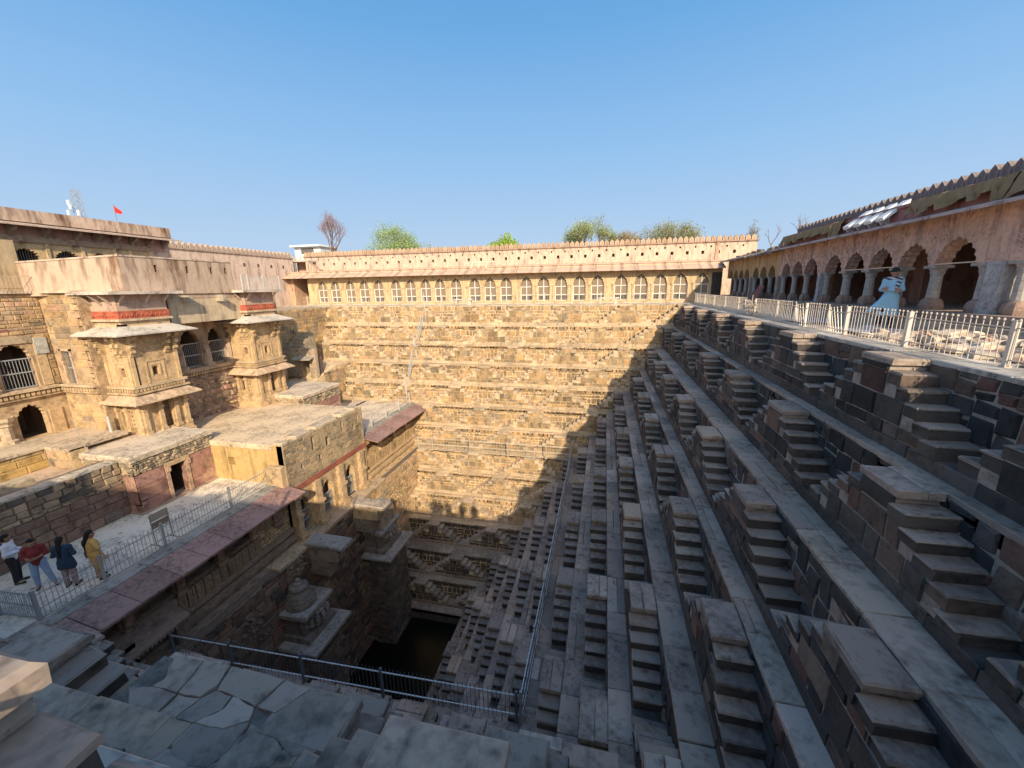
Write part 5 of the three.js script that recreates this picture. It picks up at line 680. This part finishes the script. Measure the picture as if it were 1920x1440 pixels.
// J: joints; the figure stands at the origin facing +z
function person(label, pos, ry, J, look) {
  const P = thing('person', label, 'person', null, pos); P.rotation.y = ry; const sk = look.skin ?? [.30, .155, .09], H = J.head, f = look.face ?? [0, 0, 1], fr = [f[2], 0, -f[0]];
  const hp = (a, b, c) => [H[0] + fr[0] * a + f[0] * c, H[1] + b, H[2] + fr[2] * a + f[2] * c];
  const body = [cap(J.neck, .05, mix(J.neck, H, .7), .052), cap(J.hip, .12, J.chest, .125)];
  for (const s of ['L', 'R']) { body.push(cap(J['sh' + s], .05, J['el' + s], .038), cap(J['el' + s], .036, J['wr' + s], .025), cap(J['hp' + s], .078, J['kn' + s], .05), cap(J['kn' + s], .048, J['an' + s], .034), cap(J['an' + s], .036, J['to' + s], .032)); }
  const geos = [blob(body, .02, .03, sk)];
  geos.push(blob([cap(hp(0, .035, -.015), .088, hp(0, .045, .0), .084), cap(hp(0, -.045, .025), .062, hp(0, -.075, .045), .04), cap(hp(0, .0, .085), .012, hp(0, -.028, .108), .015), cap(hp(-.034, .018, .076), .014, hp(.034, .018, .076), .014), cap(hp(.085, 0, -.005), .016, hp(.09, .025, -.01), .014), cap(hp(-.085, 0, -.005), .016, hp(-.09, .025, -.01), .014), cap(hp(-.018, -.058, .082), .008, hp(.018, -.058, .082), .008), cap(hp(0, -.06, 0), .05, mix(J.neck, H, .4), .05)], .008, .022, (x, y, z) => { const a = (x - H[0]) * f[0] + (z - H[2]) * f[2], b = Math.abs((x - H[0]) * fr[0] + (z - H[2]) * fr[2]), v = y - H[1]; if (a > .07 && b < .024 && Math.abs(v + .058) < .007) return [.25, .09, .07]; return sk; }));
  for (const s of ['L', 'R']) { const d = J['hd' + s] ?? J['wr' + s].map((v, i) => v - J['el' + s][i]); geos.push(blob(hand(J['wr' + s], d, J['hs' + s] ?? [0, 0, 1], look.curl ?? .6), .006, .008, sk)); }
  part(mergeGeometries(geos), 'body', M.skin, P);
  const ey = new MB(); for (const s of [-1, 1]) { const q = hp(s * .031, .004, .083); ey.bar(q, [q[0] + f[0] * .006, q[1], q[2] + f[2] * .006], .009, [.03, .02, .015], 8); } ey.build('eyes', M.skin, P);
  // clothes
  const top = look.top, tg = [cap(J.hip, .145, mix(J.hip, J.chest, .5), .15), cap(mix(J.hip, J.chest, .5), .15, J.chest, .15), cap(J.shL, .072, J.shR, .072), cap(J.chest, .14, mix(J.shL, J.shR, .5), .09)];
  for (const s of ['L', 'R']) { const sl = look.sleeve ?? 1, e = J['el' + s], w = J['wr' + s]; tg.push(cap(J['sh' + s], .07, sl < .5 ? mix(J['sh' + s], e, sl * 2) : e, .056)); if (sl > .5) tg.push(cap(e, .054, mix(e, w, (sl - .5) * 1.9), .042)); }
  if (look.skirt) { const y = look.skirt; for (const s of ['L', 'R']) tg.push(cap(J['hp' + s], .12, [lerp(J['hp' + s][0], J['kn' + s][0], .6) * (look.flare ?? 1.2), y, lerp(J['hp' + s][2], J['kn' + s][2], .7)], .10 * (look.flare ?? 1.2))); tg.push(cap(J.hip, .15, [J.hip[0], y + .06, J.hip[2]], .13)); if (look.tail) tg.push(cap(J.hip, .14, look.tail, .06)); }
  part(blob(tg, .02, .05, top), look.topName ?? 'shirt', M.cloth, P);
  const lg = []; for (const s of ['L', 'R']) lg.push(cap(J['hp' + s], .105, J['kn' + s], .078), cap(J['kn' + s], .078, mix(J['an' + s], J['kn' + s], .08), .062)); lg.push(cap(J.hpL, .11, J.hpR, .11)); part(blob(lg, .02, .03, look.legs), 'trousers', M.cloth, P);
  const sh = []; for (const s of ['L', 'R']) { const a = J['an' + s], t = J['to' + s]; sh.push(cap([a[0], t[1], a[2] - .03], .04, [t[0], t[1], t[2] + .03], .038)); } part(blob(sh, .014, .02, look.shoes ?? [.03, .028, .026]), 'shoes', M.plain, P);
  const hg = [cap(hp(0, .055, -.03), .092, hp(0, .075, -.005), .086)]; if (look.hair === 'long') hg.push(cap(hp(0, .0, -.085), .06, [J.chest[0] + (look.hx ?? 0), J.chest[1] + .12, J.chest[2] - .15], .05), cap([J.chest[0] + (look.hx ?? 0), J.chest[1] + .12, J.chest[2] - .15], .05, [J.chest[0] + (look.hx ?? 0) * 1.3, J.chest[1] - .12, J.chest[2] - .16], .03)); else hg.push(cap(hp(0, .0, -.05), .075, hp(0, .03, -.04), .08));
  part(blob(hg, .012, .03, look.hairCol ?? [.012, .01, .009]), 'hair', M.cloth, P);
  return P;
}
const stand = o => ({ hip: [0, .93, 0], chest: [0, 1.24, .01], neck: [0, 1.44, 0], head: [0, 1.585, .02], shL: [.17, 1.38, 0], shR: [-.17, 1.38, 0], elL: [.23, 1.12, -.03], elR: [-.23, 1.12, -.03], wrL: [.24, .88, .05], wrR: [-.24, .88, .05], hpL: [.085, .9, 0], hpR: [-.085, .9, 0], knL: [.1, .49, .02], knR: [-.1, .49, .02], anL: [.11, .09, -.01], anR: [-.11, .09, -.01], toL: [.125, .04, .13], toR: [-.125, .04, .13], ...o });
const fold = { elL: [.23, 1.13, .03], elR: [-.23, 1.13, .03], wrL: [-.06, 1.14, .2], wrR: [.06, 1.1, .21], hdL: [-1, .1, .05], hdR: [1, .1, .05], hsL: [0, 1, 0], hsR: [0, 1, 0] };
const phone = { elL: [.25, 1.13, .0], elR: [-.25, 1.13, .0], wrL: [.07, 1.12, .25], wrR: [-.07, 1.12, .25], hdL: [-.5, .2, .8], hdR: [.5, .2, .8], hsL: [0, 1, .2], hsR: [0, 1, .2] };
{
  const T = -8.95;
  person('visitor in a white shirt and black trousers at the left edge of the photo', [-18.0, T, -7.25], 2.35, stand(phone), { top: [.68, .69, .74], legs: [.02, .02, .025], face: [.3, 0, .954], sleeve: .95 });
  person('visitor in a dark red shirt and light blue jeans looking down at his hands', [-16.95, T, -7.3], .9, stand({ ...phone, head: [0, 1.565, .06], hpL: [.09, .9, 0], knL: [.16, .49, .05], anL: [.24, .09, .05], toL: [.3, .04, .17], anR: [-.13, .09, -.03], knR: [-.11, .49, .03] }), { top: [.22, .03, .028], legs: [.27, .38, .56], face: [0, 0, 1], sleeve: .7 });
  person('visitor in a dark blue top with a black shawl and patterned trousers, seen from behind', [-16.1, T, -7.5], -2.6, stand({ ...phone, wrR: [-.1, 1.1, .2] }), { top: [.025, .055, .10], legs: [.30, .22, .2], hair: 'long', skirt: .72, sleeve: .8 });
  const w = person('visitor in a yellow patterned tunic with long black hair, one arm held out', [-15.62, T, -7.95], 2.9, stand({ elR: [.0, 0, 0].map((v, i) => [-.36, 1.18, .02][i]), wrR: [-.56, .98, .06], hdR: [-.8, -.6, .1], elL: [.24, 1.12, .02], wrL: [.26, .86, .06] }), { top: [.62, .36, .11], legs: [.5, .26, .10], hair: 'long', hx: .04, skirt: .5, sleeve: .45, topName: 'tunic', flare: 1.05 });
  const sc = new MB(); for (let i = 0; i < 10; i++) { const t = i / 10; sc.slab(WORLD, .1 - t * .02, .19, 1.42 - (i + 1) * .06, 1.42 - i * .06, -.16 - .02 * Math.sin(i), -.13 - .02 * Math.sin(i), [.16, .05, .05], mulberry(i + 1), .006, .006); } sc.build('shawl', M.cloth, w);
  const g = person('guard in a pale blue tunic and black cap standing with folded arms by the columns', [8.35, -1.35, -14.5], -.55, stand({ ...fold, hpR: [-.085, .9, 0], knR: [-.13, .5, .12], anR: [-.16, .09, .12], toR: [-.18, .04, .26] }), { top: [.30, .52, .68], legs: [.02, .025, .06], skirt: .42, flare: 1.25, tail: [-.42, .5, .16], topName: 'tunic', skin: [.34, .16, .10], face: [-.25, 0, .968] });
  const k = new MB(), r = mulberry(3); part(blob([cap([0, 1.665, .0], .098, [0, 1.685, .01], .088), cap([-.06, 1.645, .09], .02, [.03, 1.645, .105], .02)], .012, .03, [.015, .02, .02]), 'cap', M.cloth, g); part(blob([cap([-.15, 1.44, .05], .05, [.16, 1.44, .05], .05), cap([.15, 1.42, .06], .045, [.1, 1.2, .16], .05), cap([.17, 1.42, -.06], .05, [.16, 1.0, -.14], .03)], .014, .03, (x, y) => Math.sin(y * 60 + x * 25) > .1 ? [.02, .025, .06] : [.5, .55, .6]), 'scarf', M.cloth, g);
  // visitors at the near rail, just behind the viewer: their shadows fall across the far wall
  const v = person('visitor standing at the near rim behind the viewer, first of a row', [2.0, -1.35, .55], Math.PI, stand({}), { top: [.3, .3, .34], legs: [.05, .05, .07] });
  [[3.1, 'visitor at the near rim behind the viewer, right of the first', .2], [.9, 'visitor at the near rim behind the viewer, left of the first', -.3], [4.0, 'visitor at the near rim behind the viewer, close to the right corner', .1], [1.45, 'visitor at the near rim behind the viewer, half hidden by the others', .4]].forEach(([x, l, d]) => { const c = v.clone(); c.name = numbered('person'); c.position.set(x, -1.35, .55 + d * .3); c.rotation.y = Math.PI + d; c.userData = { label: l, category: 'person' }; scene.add(c); });
}
// ---------------------------------------------------------------- trees and things beyond the walls
function tree(name, label, x, y, z, H, W, o) {
  const G = thing(name, label, 'tree', null, [x, y, z]), r = mulberry(o.seed), t = new MB(), l = new MB(), tc = o.bark ?? [.2, .14, .1], ends = [];
  const grow = (a, d, len, rad, dep) => {
    const b = [a[0] + d[0] * len, a[1] + d[1] * len, a[2] + d[2] * len], k = [(a[0] + b[0]) / 2 + (r() - .5) * len * .14, (a[1] + b[1]) / 2, (a[2] + b[2]) / 2 + (r() - .5) * len * .14];
    t.bar(a, k, rad, tc, dep > 3 ? 4 : 6, rad * .85); t.bar(k, b, rad * .85, tc, dep > 3 ? 4 : 6, rad * .68); if (dep >= o.depth - 1) ends.push(b, k); if (dep >= o.depth) return;
    const n = dep === 0 ? o.fork ?? 4 : 2 + (r() < .6 ? 1 : 0); for (let i = 0; i < n; i++) { const an = r() * 6.28, sp = (o.spread ?? .7) * (.6 + r() * .8), e = [d[0] + Math.cos(an) * sp, d[1] * (o.up ?? .75) + (o.lift ?? .25), d[2] + Math.sin(an) * sp], q = Math.hypot(...e); grow(b, e.map(v => v / q), len * (.68 + r() * .2), rad * .62, dep + 1); }
  };
  grow([0, 0, 0], [(r() - .5) * .1, 1, (r() - .5) * .1], H * (o.stem ?? .28), H * .03, 0);
  // scale the crown to the outline wanted
  let mx = 0, my = 0; for (const e of ends) { mx = Math.max(mx, Math.abs(e[0])); my = Math.max(my, e[1]); } const sx = W / 2 / mx, sy = H / my; for (let i = 0; i < t.p.length; i += 3) { t.p[i] *= sx; t.p[i + 1] *= sy; t.p[i + 2] *= sx; }
  t.build('trunk', M.stone, G);
  for (const e of ends) for (let i = 0; i < o.leaves; i++) { const q = [e[0] * sx + (r() - .5) * o.cl, e[1] * sy + (r() - .5) * o.cl * .7, e[2] * sx + (r() - .5) * o.cl], s = o.ls * (.6 + r() * .8), u = [(r() - .5) * s, (r() - .5) * s, (r() - .5) * s], v = [(r() - .5) * s, (r() - .5) * s, (r() - .5) * s], c = shadeOf(vary(pick(o.pal, r), r, .25), 1.35); l.tri([q[0] - u[0], q[1] - u[1], q[2] - u[2]], [q[0] + v[0], q[1] + v[1], q[2] + v[2]], [q[0] + u[0], q[1] + u[1], q[2] + u[2]], c); }
  if (!l.empty) { const m = l.build('crown', leafMat, G); }
  return G;
}
const leafMat = new THREE.MeshPhysicalMaterial({ vertexColors: true, roughness: .8, side: THREE.DoubleSide, transmission: .25, thickness: 0 });
const gy = -1.6;
tree('bare_tree', 'tall bare reddish tree rising behind the left end of the far rampart', -40, gy + 3, -55, 10.2, 5.6, { seed: 1, depth: 5, fork: 5, leaves: 4, cl: .9, ls: .10, pal: [[2, [.22, .10, .07]], [1, [.15, .08, .06]]], bark: [.26, .14, .09], stem: .4, spread: .62, up: .8, lift: .2 });
tree('acacia_tree', 'broad bright green feathery tree left of the middle of the rampart', -30.3, gy, -55, 10.6, 9.6, { seed: 2, depth: 5, fork: 5, leaves: 30, cl: 1.5, ls: .16, pal: [[2, [.22, .31, .09]], [1, [.16, .25, .07]], [1, [.30, .36, .13]]], spread: .85, lift: .15 });
tree('round_tree', 'small round yellow green tree peeping over the middle of the rampart', -12.6, gy, -52, 8.1, 4.8, { seed: 3, depth: 5, fork: 5, leaves: 34, cl: 1.0, ls: .26, pal: [[2, [.26, .36, .04]], [1, [.19, .28, .04]]], spread: .8 });
tree('feathery_tree', 'tall feathery green tree right of the middle with a dry side', -1.9, gy, -55, 10.3, 7.6, { seed: 4, depth: 6, fork: 5, leaves: 8, cl: 1.1, ls: .15, pal: [[2, [.22, .27, .08]], [1, [.30, .31, .12]]], spread: .7, lift: .3 });
tree('dry_tree', 'dry thin brownish tree beside the feathery green tree', 1.8, gy, -55, 8.6, 4.6, { seed: 5, depth: 6, fork: 5, leaves: 4, cl: .9, ls: .13, pal: [[2, [.34, .27, .15]], [1, [.2, .19, .07]]], bark: [.28, .2, .14], spread: .7 });
tree('spreading_tree', 'wide low olive tree at the right end of the far rampart', 7.6, gy, -55, 9.2, 8.2, { seed: 6, depth: 6, fork: 6, leaves: 6, cl: 1.1, ls: .14, pal: [[1, [.20, .25, .07]], [1, [.27, .23, .11]]], spread: .8, lift: .3 });
tree('small_tree', 'tiny thin grey tree standing past the right end of the rampart', 16.2, gy, -52, 8.4, 2.4, { seed: 7, depth: 5, fork: 4, leaves: 4, cl: .5, ls: .12, pal: [[1, [.2, .19, .13]]], bark: [.3, .25, .2], spread: .8 });
tree('low_tree', 'low thin foliage showing just above the rampart left of the round tree', -21.8, gy, -53, 7.5, 5.5, { seed: 8, depth: 5, fork: 4, leaves: 5, cl: .9, ls: .2, pal: [[1, [.16, .2, .06]], [1, [.22, .18, .08]]], spread: .8 });
tree('twig_bush', 'leafless twigs growing on the far end of the right roof', 10.8, 2.0, -27.6, 1.9, 1.1, { seed: 9, depth: 3, fork: 3, leaves: 0, bark: [.25, .19, .17], spread: .6, stem: .45 });
tree('twig_bush', 'leafless twig leaning over the broken part of the right roof', 10.4, 1.8, -30.5, 1.9, 1.2, { seed: 10, depth: 3, fork: 2, leaves: 0, bark: [.25, .19, .17], spread: .7, stem: .4 });
{
  const H = thing('white_house', 'flat roofed white house behind the left end of the far rampart', 'house', null, [-44, 0, -56]), m = new MB(); m.box(-3, 1.6, -2, 6.6, -4, 0, [.74, .73, .72]); m.build('wall', M.plaster, H); const r = new MB(); r.box(-3.3, 1.9, 6.6, 6.85, -4.3, .6, [.78, .78, .77]); r.build('roof', M.white, H); const w = new MB(); w.box(-1.8, .4, 5.6, 6.4, -.01, .03, [.12, .11, .1]); w.build('window', M.plain, H); const b = new MB(); b.box(-5.8, -3.02, -2, 5.2, -4, .4, [.55, .50, .45]); b.build('annex', M.plaster, H);
  const W = thing('lattice_tower', 'grey lattice telephone mast behind the palace roof', 'mast', null, [-95.4, 0, -60]), c = [.40, .41, .43]; let k = 0; for (const [x, z] of [[-1, -1], [1, -1], [1, 1], [-1, 1]]) new MB().bar([x * .95, 0, z * .95], [x * .45, 18.6, z * .45], .055, c).build(num('leg', k++), M.metal, W); const q = new MB(); for (let y = 0; y < 18.4; y += 1.05) { const s = lerp(.95, .45, y / 18.6), s2 = lerp(.95, .45, (y + 1.05) / 18.6); for (const [a, b] of [[[-1, -1], [1, -1]], [[1, -1], [1, 1]], [[1, 1], [-1, 1]], [[-1, 1], [-1, -1]]]) { q.bar([a[0] * s, y, a[1] * s], [b[0] * s2, y + 1.05, b[1] * s2], .026, c); q.bar([b[0] * s, y, b[1] * s], [a[0] * s2, y + 1.05, a[1] * s2], .026, c); } } q.build('lattice', M.metal, W); k = 0; for (const [x, y, z] of [[-1.3, 14.3, .8], [1.3, 14.1, .9], [0, 15.2, 1.1], [-.9, 16, .7]]) { const d = new MB(); d.box(x - .25, x + .25, y, y + .9, z, z + .2, [.62, .62, .62]); d.build(num('antenna', k++), M.white, W); }
  const f = thing('flag', 'small red pennant flying above the palace roof', 'flag', null, [-36.2, 0, -25]), p = new MB(); p.bar([0, 3, 0], [0, 6.6, 0], .02, [.3, .28, .26]); p.build('pole', M.metal, f); const fl = new MB(), N = 8; for (let i = 0; i < N; i++) { const g = t => [[t * .75, 6.55 - t * .62 + .03 * Math.sin(t * 9), .06 * Math.sin(t * 7)], [t * .75, 5.95 - t * .08 + .03 * Math.sin(t * 9), .06 * Math.sin(t * 7)]]; const a = g(i / N), b = g((i + 1) / N); fl.quad(a[1], b[1], b[0], a[0], [.62, .03, .02]); } fl.build('cloth', M.cloth, f);
}
// ---------------------------------------------------------------- small things
{
  const r = mulberry(77), R = thing('rubble_pile', 'heap of pale broken stones behind the fence on the right rim', 'rubble'), P = new Pieces('rubble_stone', R, M.stone, 300);
  for (let i = 0; i < 520; i++) { const u = r(), z = -(5.2 + u * 7.4), x = 6.55 + r() * 2.0, hh = .34 * Math.exp(-Math.pow((x - 7.6) / .8, 2)) * (1 - .5 * u) * (z < -11.4 ? .4 : 1), s = .05 + r() * r() * .17, y = -1.35 + r() * hh, sd = r() * 1e9, c = vary(pick([[3, [.56, .45, .34]], [2, [.48, .36, .27]], [1, [.64, .54, .42]], [1, [.5, .3, .22]], [1, [.36, .3, .26]]], r), r, .12), an = r() * 6.28, ti = (r() - .5) * .7;
    P.add([x, y, z], s, m => { const F = frame((a, b, n) => [x + Math.cos(an) * a - Math.sin(an) * n + ti * b, y + b + ti * a, z + Math.sin(an) * a + Math.cos(an) * n], true); m.slab(F, -s, s, -.03, s * (.5 + .4 * Math.abs(ti)), -s * .75, s * .75, c, mulberry(sd), s * .3, s * .2); }); }
  P.flush();
  const S = thing('stick_bundle', 'tangle of dry sticks and bent bars tied to the right rim fence', 'sticks'), q = mulberry(5); for (let i = 0; i < 46; i++) { const x = 6.3 + (q() - .5) * .5, z = -19.6 + (q() - .5) * 1.5, y = -1.3 + q() * .65; new MB().bar([x, y, z], [x + (q() - .5) * .5, y + (q() - .5) * .5, z + (q() - .5) * 1.3], .012 + q() * .012, vary([.5, .39, .29], q, .2)).build(num('stick', i), M.wood, S); }
  for (const [z0, z1, x0, x1, l] of [[11.9, 13.5, 6.5, 7.3, 'blue grey sheet lying on the rim behind the fence, nearer one'], [15.4, 17.1, 6.5, 7.3, 'blue grey sheet lying on the rim behind the fence, farther one']]) { const m = new MB(), n = 10, g = (i, j) => [lerp(x0, x1, j / 4), -1.32 + .035 * vnoise(i * .8, j * .9, 3) + (j === 4 ? .12 : 0), -lerp(z0, z1, i / n)]; for (let i = 0; i < n; i++) for (let j = 0; j < 4; j++) m.quad(g(i, j), g(i, j + 1), g(i + 1, j + 1), g(i + 1, j), [.25, .265, .31]); tag(m.build(numbered('plastic_sheet'), M.cloth), l, 'sheet'); }
  const C = thing('leaning_board', 'dark red board leaning against the right colonnade', 'board'), m = new MB(); m.bar([8.5, -1.33, -26.9], [9.1, -.1, -27.3], .03, [.4, .3, .25]); m.build('leg', M.wood, C); const b = new MB(); b.plate(frame((u, v, n) => [8.5 + v * .45 + n, -1.2 + v * 1.0, -26.6 - u], false), rect(0, .9, .25, 1.1), [], 0, .03, [.26, .08, .07]); b.build('panel', M.wood, C);
  const L = thing('long_pole', 'long horizontal pole lying along the far part of the right rim', 'pole'); new MB().bar([7.2, -.95, -24.5], [7.2, -.7, -34], .03, [.45, .40, .36]).build('pole', M.wood, L); new MB().bar([7.2, -1.36, -24.8], [7.2, -.9, -24.8], .03, [.45, .40, .36]).build('prop', M.wood, L);
  const bench = (x, z, label) => { const B = thing('stone_bench', label, 'bench', null, [x, -1.35, z]), t = new MB(); t.box(-.85, .85, .42, .5, -.25, .25, [.72, .66, .56]); t.build('seat', M.slab, B); for (const [i, s] of [-1, 1].entries()) { const l = new MB(); l.box(s * .6 - .1, s * .6 + .1, 0, .42, -.2, .2, [.66, .6, .5]); l.build(num('leg', i), M.slab, B); } }; bench(-11.9, -33.5, 'white stone bench on the far rim left of the middle'); bench(.25, -33.5, 'white stone bench on the far rim below the right arches');
  const N = thing('notice_board', 'rusty metal frame stand with two brown boards on the terrace', 'notice board'), fc = [.30, .25, .2]; const z0 = -9.65, z1 = -10.25, x = -15.62; for (const [i, z] of [z0, z1].entries()) { new MB().bar([x, -8.95, z], [x - .04, -7.75, z], .018, fc).build(num('leg', i), M.metal, N); new MB().bar([x - .3, -8.93, z], [x + .3, -8.93, z], .016, fc).build(num('foot', i), M.metal, N); } new MB().bar([x - .04, -7.75, z0], [x - .04, -7.75, z1], .018, fc).build('top_bar', M.metal, N); new MB().box(x - .05, x - .03, -8.02, -7.78, z1, z0, [.40, .33, .24]).build('panel', M.wood, N); new MB().box(x - .045, x - .025, -8.3, -8.06, z1, z0, [.27, .18, .11]).build('panel_001', M.wood, N);
  const A = thing('blue_sign', 'small blue sign with a white figure at the top left of the far wall', 'sign', null, [-27, 0, -32.0]); new MB().box(-.22, .22, -2.25, -1.5, .02, .05, [.03, .07, .45]).build('panel', M.plain, A); const a = new MB(); a.plate(WORLD, [[-.1, -1.85], [0, -1.62], [.1, -1.85], [.04, -1.85], [0, -1.74], [-.04, -1.85]], [], .05, .056, [.8, .8, .8]); a.plate(WORLD, [[-.12, -2.18], [0, -1.92], [.12, -2.18], [.05, -2.18], [0, -2.06], [-.05, -2.18]], [], .05, .056, [.8, .8, .8]); a.build('white_mark', M.plain, A); const pz = new MB(); pz.bar([.1, -3.0, 0], [.02, -2.2, .02], .035, [.2, .12, .08]); pz.bar([.1, -3.0, 0], [.3, -2.95, .02], .035, [.2, .12, .08]); pz.build('post', M.metal, A);
  const D = thing('grey_post', 'short grey metal post beside the nearer bay tower', 'post'); new MB().bar([-21.9, -6.43, -12.9], [-21.9, -5.4, -12.9], .06, [.5, .5, .48], 8).build('pipe', M.metal, D); new MB().bar([-21.9, -5.9, -12.9], [-22.4, -6.4, -12.9], .012, [.35, .3, .25]).build('stay', M.metal, D);
  const W2 = thing('thin_pole', 'thin leaning pole at the corner of the hut roof', 'pole'); new MB().bar([-20.9, -6.45, -11.35], [-21.6, -5.0, -11.5], .02, [.42, .34, .24]).build('shaft', M.metal, W2);
  const CL = thing('roof_cistern', 'pale cistern stump on top of the corner roof near the stair canopy', 'cistern', null, [-47, 0, -52]); new MB().box(-3.2, 1, 0, 5.6, -2, 0, [.66, .58, .48]).build('wall', M.plaster, CL);
}
renderer.render(scene, camera);
